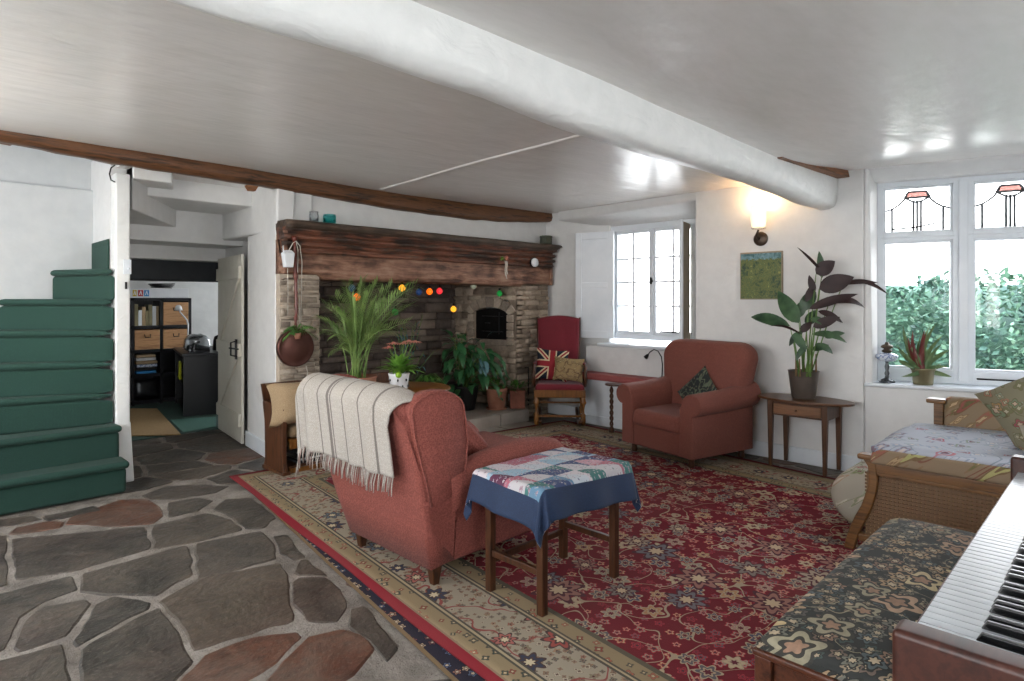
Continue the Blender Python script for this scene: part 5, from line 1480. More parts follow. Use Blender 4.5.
# ================= wall lamp and picture =================
c0 = PX(761, 239, 5.36); yw = Matrix.Rotation(-PI/2, 3, 'Y')
t = thing('wall_lamp', 'lit wall lamp with a glass shade on a round bronze plate', 'wall lamp', tuple(c0))
build('plate', MB().lathe([(.062,0),(.062,.012),(.05,.02),(.02,.028),(0,.03)], c0, 28, axis=yw), 'bronze', t)
s0 = PX(758.5, 230, 5.26)
build('arm', MB().tube([c0+Vector((-.025,0,0)), c0+Vector((-.06,.0,-.005)), c0+Vector((-.085,.006,.03)), s0+Vector((0,0,-.0))], .009, 8), 'bronze', t)
build('drip_dish', MB().lathe([(.012,0),(.05,.006),(.062,.014),(.06,.017),(.012,.01)], s0, 28), 'jar_glass', t)
build('shade', MB().lathe([(.034,.018),(.054,.03),(.062,.09),(.062,.16),(.066,.205),(.062,.205),(.058,.16),(.058,.09),(.050,.033),(.03,.022)], s0, 28), 'lamp_glass', t)
a, b = PX(741,253,5.352), PX(783,299,5.352); y0_, y1_, z1_ = a.y, b.y, a.z; z0_ = PX(741,299.5,5.352).z
t = thing('garden_picture', 'small unframed green garden painting below the wall lamp', 'painting', (5.35,(y0_+y1_)/2,z0_))
build('stretcher', MB().box(5.335,y1_,z0_,5.359,y0_,z1_), 'painting_edge', t, bevel=.002)
build('canvas', MB().box(5.332,y1_+.008,z0_+.008,5.336,y0_-.008,z1_-.014), 'garden_painting', t)

# ================= on the bay sill =================
SZ = .716
def sill(u, n_): # point on the sill seen at column u, n_ behind the wall face
    r = (u-CX)/F; k = (1+r)/(1-r); b = B0 + NB*n_
    s = (b.x - k*b.y)/(k*E.y - E.x); return b + E*s
p = sill(887, .10); p.z = SZ
t = thing('oil_lamp', 'old oil lamp with a blue and white china font on the bay window sill', 'oil lamp', tuple(p))
build('base', MB().lathe([(.055,0),(.056,.008),(.04,.02),(.018,.03),(.013,.05),(.018,.07),(.011,.09),(.017,.12),(.011,.145),(.013,.165)], p, 20), 'steel_dark', t)
build('font', MB().lathe([(.012,.160),(.05,.168),(.078,.19),(.076,.212),(.045,.226),(.014,.23)], p, 24), 'blue_white_china', t)
build('burner', MB().lathe([(.018,.229),(.036,.236),(.036,.25),(.020,.258),(.046,.272),(.038,.288),(.016,.296),(.013,.312),(0,.313)], p, 12), 'bronze', t)
build('key', MB().bar(p+Vector((0,0,.242)), p+Vector((-.03,.03,.242)), .006), 'bronze', t)
q_ = sill(893, .05); q_.z = SZ
t = thing('glass_dish', 'small clear glass dish by the foot of the oil lamp', 'dish', tuple(q_+Vector((-.05,.0,0))))
build('bowl', MB().lathe([(.03,0),(.045,.012),(.047,.016),(.043,.014),(.028,.004),(0,.003)], q_+Vector((-.02,.05,0)), 20), 'jar_glass', t)
p = sill(923, .08); p.z = SZ
t = thing('potted_plant', 'spiky red and green bromeliad in a brass-coloured pot on the bay sill', 'plant', tuple(p))
build('pot', MB().lathe([(.062,0),(.066,.006),(.074,.10),(.084,.118),(.083,.125),(.074,.118),(.066,.10),(0,.10)], p, 28), 'pot_brass', t)
g, r_ = MB(), MB(); rr2 = random.Random(2)
BL = [(-95,.02,.24,.03),(-70,.14,.24,.0),(-40,.20,.20,0),(-55,.22,.12,.1),(60,.17,.14,.2),(35,.16,.20,0),(80,.15,.10,.2),(-10,.06,.30,0),(10,.04,.28,0),(100,.15,.03,.3),(-100,.15,.02,.3),(150,.10,.16,.1),(200,.12,.14,.1),(240,.12,.20,.1)]
for k, (az, out, up_, dr_) in enumerate(BL):
    an = math.radians(az); d = Rr*math.sin(an) + Vd*(-math.cos(an))*.6
    tip = p + Vector((0,0,.13)) + d*out + Vector((0,0,up_*.95))
    (r_ if k in (2,7,8,1) else g).leaf(p+Vector((0,0,.11))+d*.02, tip, .034, .10+dr_*.5, (tip-p-Vector((0,0,.11))).cross(Vd), 8, fold=.3, peak=.3)
for uu, vv in ((901,377),(952,377),(905,340),(930,326),(943,335),(903,324),(913,330),(937,322),(897,345),(950,350),(898,360),(948,366),(925,340)):
    tip = PC(uu, vv, (p.x+p.y)/S2 - .05); 
    (r_ if uu in (913,925) else g).leaf(p+Vector((0,0,.11)), tip, .036, .14, (tip-p-Vector((0,0,.11))).cross(Vd), 8, fold=.3, peak=.35)
build('leaves', g, 'leaf_bromeliad', t); build('leaves', r_, 'leaf_red', t, label='reddish inner leaves'); build('soil', MB().lathe([(0,.104),(.068,.103)], p, 16), 'soil', t)
# ================= settle by the pier =================
t = thing('settle', 'low dark wooden settle with a beige cushion below the hanging copper pan', 'settle', (2.6, 4.70, RZ))
P = [(4.545,.016),(4.90,.016),(4.90,.06),(4.885,.10),(4.895,.40),(4.93,.545),(4.90,.56),(4.62,.535),(4.555,.525),(4.565,.35),(4.57,.12),(4.548,.06)]
for x, nm in ((2.10, 0), (3.30, 1)):
    build('end_panel', MB().extr([(x,y,z) for y,z in P], (.035,0,0)), 'bench_wood', t, bevel=.005)
build('plinth', MB().box(2.085,4.535,.016,2.15,4.905,.05), 'bench_wood', t, bevel=.006)
build('seat', MB().box(2.16,4.58,.26,3.30,4.87,.285), 'oak_honey', t, bevel=.004)
build('rail', MB().box(2.16,4.565,.21,3.30,4.585,.285).box(2.16,4.565,.016,3.30,4.585,.06), 'oak_honey', t, bevel=.003)
build('back_board', MB().hexa([(2.13,4.87,.26),(3.33,4.87,.26),(3.33,4.885,.26),(2.13,4.885,.26)],[(2.08,4.905,.69),(3.33,4.905,.69),(3.33,4.925,.69),(2.08,4.925,.69)]), 'bench_wood', t, bevel=.004)
build('shelf', MB().box(2.16,4.585,.05,3.30,4.87,.075), 'bench_wood', t)
m = MB().hexa([(2.165,4.585,.287),(3.29,4.585,.287),(3.29,4.84,.287),(2.165,4.84,.287)],[(2.175,4.575,.375),(3.28,4.575,.375),(3.28,4.83,.385),(2.175,4.83,.385)])
o = build('seat_cushion', m, 'beige_cloth', bevel=.035, seg=5); tag(o, 'flat beige seat cushion on the settle', 'cushion')
m = pillow((2.47,4.665,.55), .90, .34, .30, (1,0,0), (0,.2,1), 16)
o = build('back_cushion', m, 'beige_cloth'); tag(o, 'plump beige cushion slumped against the settle back', 'cushion')
for k, (z, c, dx) in enumerate(((.077,'black_paint',0),(.10,'white_box',.02),(.118,'steel_dark',-.01),(.15,'black_paint',.015))):
    o = build('magazine', MB().box(2.24+dx,4.60+dx*.5,z,2.56+dx,4.83+dx*.5,z+[.022,.016,.03,.02][k]), c, bevel=.002)
    tag(o, ['dark magazine at the bottom of the stack inside the settle','pale magazine in the stack inside the settle','grey box file in the stack inside the settle','dark album on top of the stack inside the settle'][k], 'magazine', 'papers stored in the settle')

# ================= round table and the plants on it =================
TZ = .635
t = thing('round_table', 'round wooden table behind the throw-covered armchair, carrying plants', 'table', (3.12, 4.10, RZ))
tc = Vector((3.00, 4.26, 0)); TR = .38
build('tabletop', MB().lathe([(0,TZ-.025),(TR-.01,TZ-.025),(TR,TZ-.015),(TR,TZ-.006),(TR-.008,TZ),(0,TZ)], tc, 48), 'oak_honey', t)
build('pedestal', MB().lathe([(.03,.06),(.035,.1),(.028,.16),(.045,.24),(.028,.33),(.03,.5),(.06,TZ-.026)], tc, 16), 'dark_wood', t)
for k in range(3):
    a = 2*PI*k/3+.5; d = Vector((math.cos(a), math.sin(a), 0)); build('leg', MB().tube([tc+Vector((0,0,.12))+d*.02, tc+Vector((0,0,.09))+d*.12, tc+Vector((0,0,RZ+.02))+d*.24], [.02,.018,.014], 8), 'dark_wood', t)
# palm
def atray(u, k): # point above table on the ray of column u with X+Y = k*sqrt2
    return PC(u, 350, k)
p = atray(357, 5.05); p.z = TZ
t = thing('potted_palm', 'bushy green areca palm in a low brown pot on the round table', 'palm', tuple(p))
build('pot', MB().lathe([(.12,0),(.15,.02),(.155,.085),(.165,.10),(.16,.105),(.145,.09),(0,.085)], p, 28), 'terracotta', t, label='low brown pot')
build('saucer', MB().lathe([(.12,-.0),(.19,.004),(.195,.014),(.185,.012),(.12,.006)], p, 28), 'terracotta', t)
fr, stm = MB(), MB(); r5 = random.Random(21)
b0 = p + Vector((0,0,.09))
FT = [(348,283),(362,281),(377,283),(392,286),(405,290),(411,305),(335,296),(325,306),(320,318),(322,330),(338,312),(352,300),(368,296),(384,304),(398,312),(408,322),(345,325),(360,318),(392,330),(410,296),(372,310),(355,308),(383,292),(340,345),(333,335),(400,300),(376,300),(366,288),(415,286),(330,352),(346,290)]
for i, (u, v) in enumerate(FT):
    dz = r5.uniform(-.35, .35); tip = PC(u, v, 5.05+dz)
    base = b0 + Vector((r5.uniform(-.06,.06), r5.uniform(-.06,.06), 0)); L = (tip-base).length
    low = v > 322
    ctrl = base.lerp(tip, .6) + Vector((0,0,.12 if not low else .20)) - (Rr*((u-357)/F*5*.30))
    path = []
    for k in range(15):
        q = k/14; path.append(base*(1-q)**2 + ctrl*2*q*(1-q) + tip*q*q)
    stm.tube(path, [.0055-.004*k/14 for k in range(15)], 5)
    for k in range(4, 15):
        d = (path[min(k+1,14)]-path[k-1]).normalized(); sd = d.cross(Vd).normalized() if abs(d.dot(Vd)) < .95 else Rr
        sd = (sd*math.cos(i)+ Vd*math.sin(i)*.7).normalized()
        for sg in (-1,1):
            for hh in (0,.5):
                c = path[k].lerp(path[min(k+1,14)], hh); ll = (.115 if k < 12 else .085)*r5.uniform(.8,1.15)*min(1,L/.5)
                tp_ = c + (d*.75 + sd*sg*.62 + Vector((0,0,-.16))).normalized()*ll
                fr.leaf(c, tp_, .0095, .05, None, 3, fold=.3)
build('fronds', fr, 'leaf_palm', t); build('stem', stm, 'leaf_palm', t)
# white pot with pink flowers
p = atray(399, 4.95); p.z = TZ
t = thing('flowering_plant', 'leafy plant with flat pink flower heads in a white spotted pot', 'plant', tuple(p))
build('pot', MB().lathe([(.062,0),(.066,.005),(.082,.12),(.086,.14),(.083,.142),(.078,.12),(.0,.11)], p, 24), 'white_ceramic', t)
for k in range(14):
    a = k*2*PI/7 + (k//7)*.4; z = .04 if k < 7 else .09; r = .0675+(z*.13)+.002; c = p + Vector((r*math.cos(a), r*math.sin(a), z)); build('spot', MB().ball(c, .012, 8, sx=.6, sy=.6), 'steel_dark', t)
build('lime_ball', MB().ball(p+Vector((-.045,-.06,.135)), .026, 14), 'lime', t)
lv, sm_, fh = MB(), MB(), MB(); r6 = random.Random(8)
for k in range(60):
    a = r6.uniform(0,2*PI); e = r6.uniform(.1,1.2); d = Vector((math.cos(a)*math.cos(e), math.sin(a)*math.cos(e), math.sin(e)))
    b = p + Vector((0,0,.13)) + d*r6.uniform(.0,.04); l = r6.uniform(.13,.20); tip = b + d*l; tip.z -= .03*r6.random()
    lv.leaf(b, tip, .045, .15, None, 6, fold=.3)
for u, v in ((389,347),(393.5,343),(404,343),(409,341),(415,341.5)):
    tip = PC(u, v, 4.93+r6.uniform(-.05,.05)); sm_.tube([p+Vector((0,0,.14)), p.lerp(tip,.6)+Vector((0,0,.06)), tip], .004, 6)
    w_ = .066
    for j in range(16): 
        a = j*2*PI/16; fh.leaf(tip, tip+Vector((w_*math.cos(a), w_*math.sin(a), -.012)), .02, .1, None, 4, fold=0)
    fh.lathe([(.0,.012),(.014,.008),(.016,0),(0,-.004)], tip, 10)
build('leaves', lv, 'leaf_bright', t); build('stem', sm_, 'stem_green', t); build('flower_head', fh, 'pink_flower', t)

# ================= plants and tubs on the hearth =================
def hp(u, k, z=HZ+.004): q = PC(u, 350, k); q.z = z; return q
# peace lily
p = hp(464, 6.98)
t = thing('potted_plant', 'glossy broad-leaved peace lily in a black pot on the hearth', 'plant', tuple(p))
build('pot', MB().lathe([(.12,0),(.125,.01),(.165,.25),(.17,.27),(.16,.27),(.15,.24),(0,.235)], p, 28), 'pot_black', t)
g, g2, s_ = MB(), MB(), MB(); r7 = random.Random(31); top = p+Vector((0,0,.24))
for k in range(110):
    u = 468 + r7.gauss(0, 19); v = 366 + r7.gauss(0, 15)
    u = min(max(u,447),505); v = min(max(v,336),400)
    dz = r7.uniform(-.32,.18); tip0 = PC(u, v, 6.98+dz); a = top.lerp(tip0, .55)+Vector((0,0,.10)); d = (tip0-top); dirx = Vector((d.x, d.y, 0)) + Rr*r7.uniform(-.2,.2) - Vd*.15
    dirx = dirx.normalized(); e = r7.uniform(-1.0,-.1) if v > 350 else r7.uniform(-.5,.5)
    tip = tip0 + dirx*.07 + Vector((0,0,e*.13)); base = tip0 - dirx*.07 - Vector((0,0,e*.05))
    (g2 if (u > 476 and v < 372 and r7.random() < .5) else g).leaf(base, tip, r7.uniform(.055,.085), .18, None, 7, fold=.25)
    if k % 3 == 0: s_.tube([top, a.lerp(base,.6), base], [.006,.004,.003], 5)
for (u,v,u2,v2) in ((452,337,440,330),(455,335,466,341),(462,360,459,342),(476,347,486,372),(486,352,505,366),(488,360,502,380)):
    g.leaf(PC(u,v,6.8), PC(u2,v2,6.7), .11, .12, None, 8)
build('leaves', g, 'leaf_lily', t); build('leaves', g2, 'leaf_blue', t, label='leaves with a bluish sheen'); build('stem', s_, 'stem_green', t)
# drooping fern / spider plant left of it
p = hp(427, 6.45, HZ+.002)
t = thing('potted_plant', 'drooping light green spider plant between the round table and the peace lily', 'plant', tuple(p))
build('pot', MB().lathe([(.07,0),(.075,.01),(.10,.38),(.105,.40),(.098,.40),(.09,.37),(0,.36)], p, 20), 'pot_black', t)
g = MB(); top = p+Vector((0,0,.39)); 
for k in range(70):
    a = r7.uniform(0, 2*PI); L_ = r7.uniform(.12,.26); d = Vector((math.cos(a), math.sin(a), 0)); c1 = top + d*L_*.45 + Vector((0,0,r7.uniform(.08,.16))); c2 = top + d*L_ + Vector((0,0,-r7.uniform(.0,.22)))
    pth = [top*(1-q)**2 + c1*2*q*(1-q)*1.0 + c2*q*q for q in [i/7 for i in range(8)]]
    for i in range(7):
        w_ = .016*math.sin(PI*(i+.6)/8); w2 = .016*math.sin(PI*(i+1.6)/8); sdv = d.cross(Vector((0,0,1)))
        g.add([pth[i]-sdv*w_*.5, pth[i]+sdv*w_*.5, pth[i+1]+sdv*w2*.5, pth[i+1]-sdv*w2*.5], [(0,1,2,3)], True)
build('leaves', g, 'leaf_green', t)
# wispy grey-green plant behind the flowers
p = hp(405, 6.3)
t = thing('potted_plant', 'wispy grey-green plant behind the pink flowers', 'plant', tuple(p))
build('pot', MB().lathe([(.08,0),(.085,.01),(.11,.16),(.105,.165),(0,.15)], p, 20), 'terracotta', t)
g = MB(); s_ = MB(); top = p+Vector((0,0,.15))
for k in range(15):
    tip = PC(r7.uniform(388,438), r7.uniform(308,352), 6.3+r7.uniform(-.2,.2)); mid = top.lerp(tip,.5)+Vector((0,0,.1)); s_.tube([top, mid, tip], .003, 4)
    for j in range(7):
        q = .4+.6*j/7; c = mid.lerp(tip, max(0,q*2-1)); d = Vector((r7.uniform(-1,1), r7.uniform(-1,1), r7.uniform(-.8,.4))).normalized(); g.leaf(c, c+d*.09, .013, .1, None, 4)
build('leaves', g, 'leaf_blue', t, label='grey-green narrow leaves'); build('stem', s_, 'stem_green', t)
# terracotta pot
p = hp(496.5, 6.98, HZ+.008)
t = thing('potted_plant', 'small bushy plant in a terracotta pot beside the peace lily', 'plant', tuple(p))
build('pot', MB().lathe([(.085,0),(.09,.005),(.118,.20),(.122,.205),(.126,.235),(.118,.238),(.112,.21),(0,.20)], p, 28), 'terracotta', t)
build('saucer', MB().lathe([(.10,-.003),(.115,.0),(.12,.014),(.11,.012),(.08,.004)], p, 24), 'terracotta', t)
g = MB(); top = p+Vector((0,0,.21))
for k in range(80):
    d = Vector((r7.uniform(-1,1), r7.uniform(-1,1), r7.uniform(.0,1.2))).normalized(); c = top + d*r7.uniform(.03,.17); g.leaf(c, c+Vector((d.x,d.y,d.z-.5)).normalized()*.07, .035, .15, None, 4)
build('leaves', g, 'leaf_green', t)
# copper planter with a wire lantern
p = hp(517, 7.06, HZ+.008)
t = thing('copper_planter', 'square copper planter with a paper label beside the terracotta pot', 'planter', tuple(p), math.radians(-40))
m = MB().box(-.085,-.085,0,.085,.085,.20); m.box(-.092,-.092,.19,.092,.092,.205); Lb('body', m, 'copper_tub', t, bevel=.006)
Lb('label', MB().box(-.094,.02,.07,-.086,.055,.15), 'paper_white', t, label='white paper label')
g = MB()
for k in range(50):
    d = Vector((r7.uniform(-1,1), r7.uniform(-1,1), r7.uniform(.0,1.2))).normalized(); c = Vector((0,0,.19)) + d*r7.uniform(.02,.12); g.leaf(c, c+Vector((d.x,d.y,d.z-.3)).normalized()*.06, .03, .15, None, 4)
Lb('leaves', g, 'leaf_green', t)
p2 = hp(519, 7.30, HZ+.008)
t = thing('wire_stand', 'black wire lantern frame behind the copper planter', 'lantern', tuple(p2), math.radians(-40))
m = MB(); a_ = .10; h_ = .44
for x in (-a_,a_):
    for y in (-a_,a_): m.tube([(x,y,0),(x,y,h_)], .006, 6)
for z in (.02,h_):
    m.tube([(-a_,-a_,z),(a_,-a_,z),(a_,a_,z),(-a_,a_,z),(-a_,-a_,z)], .006, 6)
Lb('frame', m, 'black_metal', t)
Lb('candle', MB().lathe([(.028,0),(.028,.16),(.004,.165),(.003,.18)], (.03,-.03,0), 12), 'white_ceramic', t)
# box behind on hearth floor
# ================= daybed =================
t = thing('daybed', 'cane-panelled wooden daybed with a flowered mattress under the tall leaded window', 'daybed', (4.05, .0, RZ))
XF = 3.62
cpts = [(869,459),(872,467),(873,480),(871,492),(866,507),(860,518),(854,530),(850,541),(848,552)]
cy = [PX(u,v,XF) for u,v in cpts]; wd_ = [.034,.022,.022,.023,.026,.028,.027,.025,.024]
L_ = [(XF, c.y+w_, c.z) for c, w_ in zip(cy, wd_)]; R_ = [(XF, c.y-w_, c.z) for c, w_ in zip(cy, wd_)]
L_[-1] = (XF, L_[-1][1], RZ); R_[-1] = (XF, R_[-1][1], RZ)
def prism_from(Lp, Rp, dx):
    mb = MB(); n = len(Lp)
    for i in range(n-1):
        a, b, c, d = Lp[i], Rp[i], Rp[i+1], Lp[i+1]
        V = [Vector(q) for q in (a,b,c,d)]; W_ = [q+Vector((dx,0,0)) for q in V]; o = i*4
    ring = [[Vector(Lp[i]), Vector(Rp[i]), Vector(Rp[i])+Vector((dx,0,0)), Vector(Lp[i])+Vector((dx,0,0))] for i in range(n)]
    return beam_mesh(ring)
bm = prism_from(L_, R_, .055); bm.sm = [False]*len(bm.f); bm.f = [tuple(reversed(q)) for q in bm.f]
build('front_post', bm, 'daybed_wood', t, bevel=.008, angle=50)
yC = cy[0].y
build('scroll_cap', MB().box(XF-.012,yC-.055,cy[0].z-.006,XF+.065,yC+.055,cy[0].z+.022), 'daybed_wood', t, bevel=.009)
build('front_post', MB().box(XF,-1.02,RZ,XF+.055,-.95,.52), 'daybed_wood', t, bevel=.008)
RT = .505
build('top_rail', MB().box(XF+.002,-.96,RT-.055,XF+.05,yC-.02,RT), 'daybed_wood', t, bevel=.008)
build('top_rail', MB().box(XF-.006,-.96,RT-.062,XF+.002,yC-.04,RT-.045), 'daybed_wood', t, bevel=.003)
build('bottom_rail', MB().box(XF+.005,-.96,.08,XF+.05,1.03,.12), 'daybed_wood', t, bevel=.008)
cn = MB(); y = -.94
while y < .99:
    cn.box(XF+.024,y,.115,XF+.028,y+.011,RT-.05); y += .019
z = .115
while z < RT-.055:
    cn.box(XF+.0215,-.95,z,XF+.0255,1.0,z+.011); z += .019
build('cane_panel', cn, 'cane', t); build('inner_lining', MB().box(XF+.036,-.95,.12,XF+.044,1.0,RT-.06), 'beige_cloth', t)
build('slat_base', MB().box(XF+.05,-.95,.42,4.46,.95,.45), 'daybed_wood', t)
build('end_panel', MB().box(XF+.05,.965,.15,4.44,.985,.45), 'daybed_wood', t)
build('back_post', MB().box(4.46,.80,RZ,4.50,.85,.735), 'daybed_wood', t, bevel=.005); build('back_post', MB().box(4.46,-1.0,RZ,4.50,-.95,.735), 'daybed_wood', t, bevel=.005)
build('post_cap', MB().box(4.435,.785,.733,4.525,.885,.76), 'daybed_wood', t, bevel=.008)
m = MB().hexa([(4.42,-.93,.46),(4.50,-.93,.46),(4.50,.795,.46),(4.42,.795,.46)],[(4.46,-.93,.80),(4.56,-.93,.80),(4.56,.80,.775),(4.46,.80,.775)]); build('back_cushion', m, 'day_tan', t, bevel=.03, seg=4)
m = MB().hexa([(3.575,-.95,.508),(4.46,-.95,.508),(4.46,.965,.508),(3.575,.965,.508)],[(3.565,-.95,.60),(4.45,-.95,.60),(4.45,.945,.60),(3.565,.945,.60)])
m2 = MB()
def mat_top(a, b):
    x = 3.565+.885*a; y = -.95+1.90*b; e = max(0,1-min(a,1-a)/.06); e2 = max(0,1-min(b,1-b)/.04)
    return (x, y, .622 + .006*math.sin(x*9+y*3) + .006*mnoise.noise(Vector((x*4,y*4,0))) - .018*max(e,e2)**2)
m2.grid(mat_top, 30, 40, .03)
mt = build('mattress', m, 'day_tan', t, bevel=.02, seg=3); build('mattress_cover', m2, 'day_floral', mt)
rr_ = [(.0,0),(.08,0),(.13,.01),(.155,.04),(.160,.1),(.160,.5),(.15,.56),(.12,.585),(0,.59)]
build('end_bolster', MB().lathe(rr_, (3.86,1.095,.225), 28, axis=Matrix.Rotation(PI/2,3,'Y')), 'roll_floral', t, label='round flowered bolster at the daybed end')
place_cushion('scatter_cushion', (4.05,.20,.80), .62, .58, .20, (.15,-.86,.5), (.55,.42,.72), 'cushion_floral', 'big flowered cushion leaning on the daybed mattress')
place_cushion('scatter_cushion', (3.70,.16,.66), .40, .34, .13, (.1,-1,.1), (.7,.1,.7), 'roll_floral', 'pale flowered cushion lying at the front of the daybed')

# ================= long piano stool =================
t = thing('piano_stool', 'long box piano stool with a dark tapestry top', 'stool', (2.2, .52, RZ))
SX0, SX1, SY0, SY1 = 1.58, 2.88, .335, .70
build('box', MB().box(SX0+.02,SY0+.02,.20,SX1-.02,SY1-.02,.435), 'stool_wood', t, bevel=.004)
build('rim', MB().box(SX0,SY0,.43,SX1,SY1,.45), 'stool_wood', t, bevel=.007)
for x in (SX0+.005,SX1-.05):
    for y in (SY0+.005,SY1-.05): build('leg', MB().box(x,y,RZ,x+.045,y+.045,.432), 'stool_wood', t, bevel=.005)
def stp(a, b):
    x = SX0+.008+(SX1-SX0-.016)*a; y = SY0+.008+(SY1-SY0-.016)*b; q = (1-(2*a-1)**8)*(1-(2*b-1)**4)
    return (x, y, .462+.05*max(0,q)**.5)
m = MB().grid(stp, 48, 24, .008); m.box(SX0+.01,SY0+.01,.448,SX1-.01,SY1-.01,.465)
build('cushion', m, 'tapestry', t)

# ================= piano =================
t = thing('piano', 'upright piano with red-brown case and open keyboard', 'piano', (2.05, -.1, 0))
KX, KP, KY = 1.335, .02805, .283
build('case', MB().box(1.275,-.42,.02,2.86,.0,1.17).box(1.25,-.44,1.17,2.89,.03,1.20), 'piano_wood', t, bevel=.006)
build('fallboard', MB().hexa([(1.335,.0,.745),(2.79,.0,.745),(2.79,.06,.745),(1.335,.06,.745)],[(1.335,.0,.93),(2.79,.0,.93),(2.79,.01,.93),(1.335,.01,.93)]), 'piano_wood', t, bevel=.004)
build('key_bed', MB().box(1.28,.0,.62,2.85,.295,.70), 'piano_wood', t, bevel=.006)
build('key_slip', MB().box(1.33,.285,.66,2.80,.292,.736), 'piano_wood', t, bevel=.002)
for x0, x1, zt in ((1.262,1.328,.765),(2.795,2.862,.80)):
    build('key_block', MB().box(x0,.0,.60,x1,.305,zt), 'piano_wood', t, bevel=.012, seg=4)
    build('leg', MB().box(x0+.005,.24,.0,x1-.005,.30,.62), 'piano_wood', t, bevel=.006)
build('toe_rail', MB().box(1.265,.0,.0,1.335,.30,.10).box(2.79,.0,.0,2.86,.30,.10), 'piano_wood', t, bevel=.008)
wk = None; me_w = None
proto_w = build('white_key', MB().box(KX+.0006,.05,.728,KX+KP-.0008,KY,.750), 'white_key', t, bevel=.0018, seg=2)
for i in range(1, 52):
    c = proto_w.copy(); C.objects.link(c); c.location.x += KP*i
notes = 'ABCDEFG'; proto_b = None
for i in range(51):
    if notes[i % 7] in 'ACDFG':
        if proto_b is None:
            x = KX+KP*(i+1)
            m = MB().hexa([(x-.0082,.05,.745),(x+.0082,.05,.745),(x+.0082,.198,.745),(x-.0082,.198,.745)],[(x-.0062,.05,.765),(x+.0062,.05,.765),(x+.0062,.188,.764),(x-.0062,.188,.764)])
            proto_b = build('black_key', m, 'black_key', t, bevel=.0018, seg=2); i0 = i
        else:
            c = proto_b.copy(); C.objects.link(c); c.location.x += KP*(i-i0)

# ================= study seen through the passage =================
SY = 9.05
def sx_at(u): r = (u-CX)/F; return SY*(1+r)/(1-r)
def sz_at(u, v): r = (u-CX)/F; return H-(v-HY)/F*(SY*S2/(1-r))
t = thing('bookcase', 'black open cube bookcase against the study wall', 'bookcase', (2.4, 9.2, 0))
xs = [sx_at(u) for u in (107,133,161.5,190)]; zs = [sz_at(160,v) for v in (298,325.5,349,373,400)]; zs[-1] = .0
m = MB(); th = .018
for x in xs: m.box(x-th,SY,.0,x+th,SY+.32,zs[0])
build('upright', m, 'black_paint', t)
m = MB()
for z in zs[:-1]: m.box(xs[0]-th,SY,z-th*2,xs[-1]+th,SY+.32,z)
m.box(xs[0]-th,SY,.02,xs[-1]+th,SY+.32,.06); build('shelf', m, 'black_paint', t)
build('back_panel', MB().box(xs[0],SY+.31,.0,xs[-1],SY+.325,zs[0]), 'black_paint', t)
bk = random.Random(6); x = xs[1]+.025; k = 0
while x < xs[2]-.05:
    w_ = bk.uniform(.028,.048); h_ = bk.uniform(.20,.30); cc_ = bk.choice(['white_box','paper_white','beige_cloth','pot_brass','charcoal_wood'])
    o = build('book', MB().box(x,SY+.03,zs[1]+.002,x+w_-.003,SY+.22,zs[1]+h_), cc_, bevel=.002)
    tag(o, 'upright book in the row on the bookcase top shelf', 'book', 'upright books on the study bookcase'); x += w_
def crate(x0, x1, z0, z1, lab):
    t = thing('storage_box', lab, 'storage box', ((x0+x1)/2, SY+.15, z0))
    build('body', MB().box(x0,SY-.005,z0,x1,SY+.28,z1), 'crate_wood', t, bevel=.006)
    c_ = (x0+x1)/2; h0 = z1-(z1-z0)*.3
    build('handle', MB().tube([(c_-.035,SY-.008,h0+.02),(c_-.03,SY-.02,h0-.02),(c_+.03,SY-.02,h0-.02),(c_+.035,SY-.008,h0+.02)], .006, 6), 'black_metal', t)
g_ = .02
crate(xs[2]+g_,xs[3]-g_,zs[1]+.002,zs[0]-.055,'wooden storage box in the top shelf beside the books')
crate(xs[1]+g_,xs[2]-g_,zs[2]+.002,zs[1]-.055,'wooden storage box on the shelf under the books')
crate(xs[2]+g_,xs[3]-g_,zs[2]+.002,zs[1]-.055,'wooden storage box directly behind the chrome toaster')
for k in range(6):
    z = zs[3]+.004+k*.042; o = build('folder', MB().box(xs[1]+.03+bk.uniform(0,.02),SY+.02,z,xs[2]-.03-bk.uniform(0,.04),SY+.26,z+.034), ['blue_square','steel_dark','blue_white_china','beige_cloth','white_box','beige_cloth'][k], bevel=.003)
    tag(o, ['blue folder at the bottom of the bookcase paper pile','grey folder second from the bottom of the paper pile','blue and white folder in the middle of the paper pile','tan folder in the bookcase paper pile','white folder near the top of the paper pile','tan folder on top of the paper pile'][k], 'folder', 'papers stacked on the study bookcase')
o = build('storage_bag', pillow(((xs[1]+xs[2])/2,SY+.15,.20), .34, .26, .2, (1,0,0), (0,.1,1), 10), 'steel_dark'); tag(o, 'slumped grey-blue bag on the lowest bookcase shelf', 'bag')
# white box on top
x0, x1 = sx_at(126), sx_at(189); z0 = zs[0]+.002
t = thing('cardboard_box', 'long white box with coloured squares on top of the bookcase', 'box', ((x0+x1)/2, SY+.15, z0))
build('body', MB().box(x0,SY+.02,z0,x1,SY+.28,z0+.125), 'white_box', t, bevel=.004)
for u0, u1, c_ in ((133,137,'yellow_square'),(138.5,143.5,'red_square'),(144.5,149.5,'blue_square')):
    f_ = build('square', MB().box(sx_at(u0),SY+.016,z0+.02,sx_at(u1),SY+.02,z0+.10), c_, t)
    a_, b_ = sx_at(u0), sx_at(u1); w_ = b_-a_
    build('mark', MB().bar((a_+w_*.25,SY+.014,z0+.035),(a_+w_*.5,SY+.014,z0+.09),.008,.002,(0,1,0)).bar((a_+w_*.5,SY+.014,z0+.09),(a_+w_*.75,SY+.014,z0+.035),.008,.002,(0,1,0)), 'paper_white', f_)
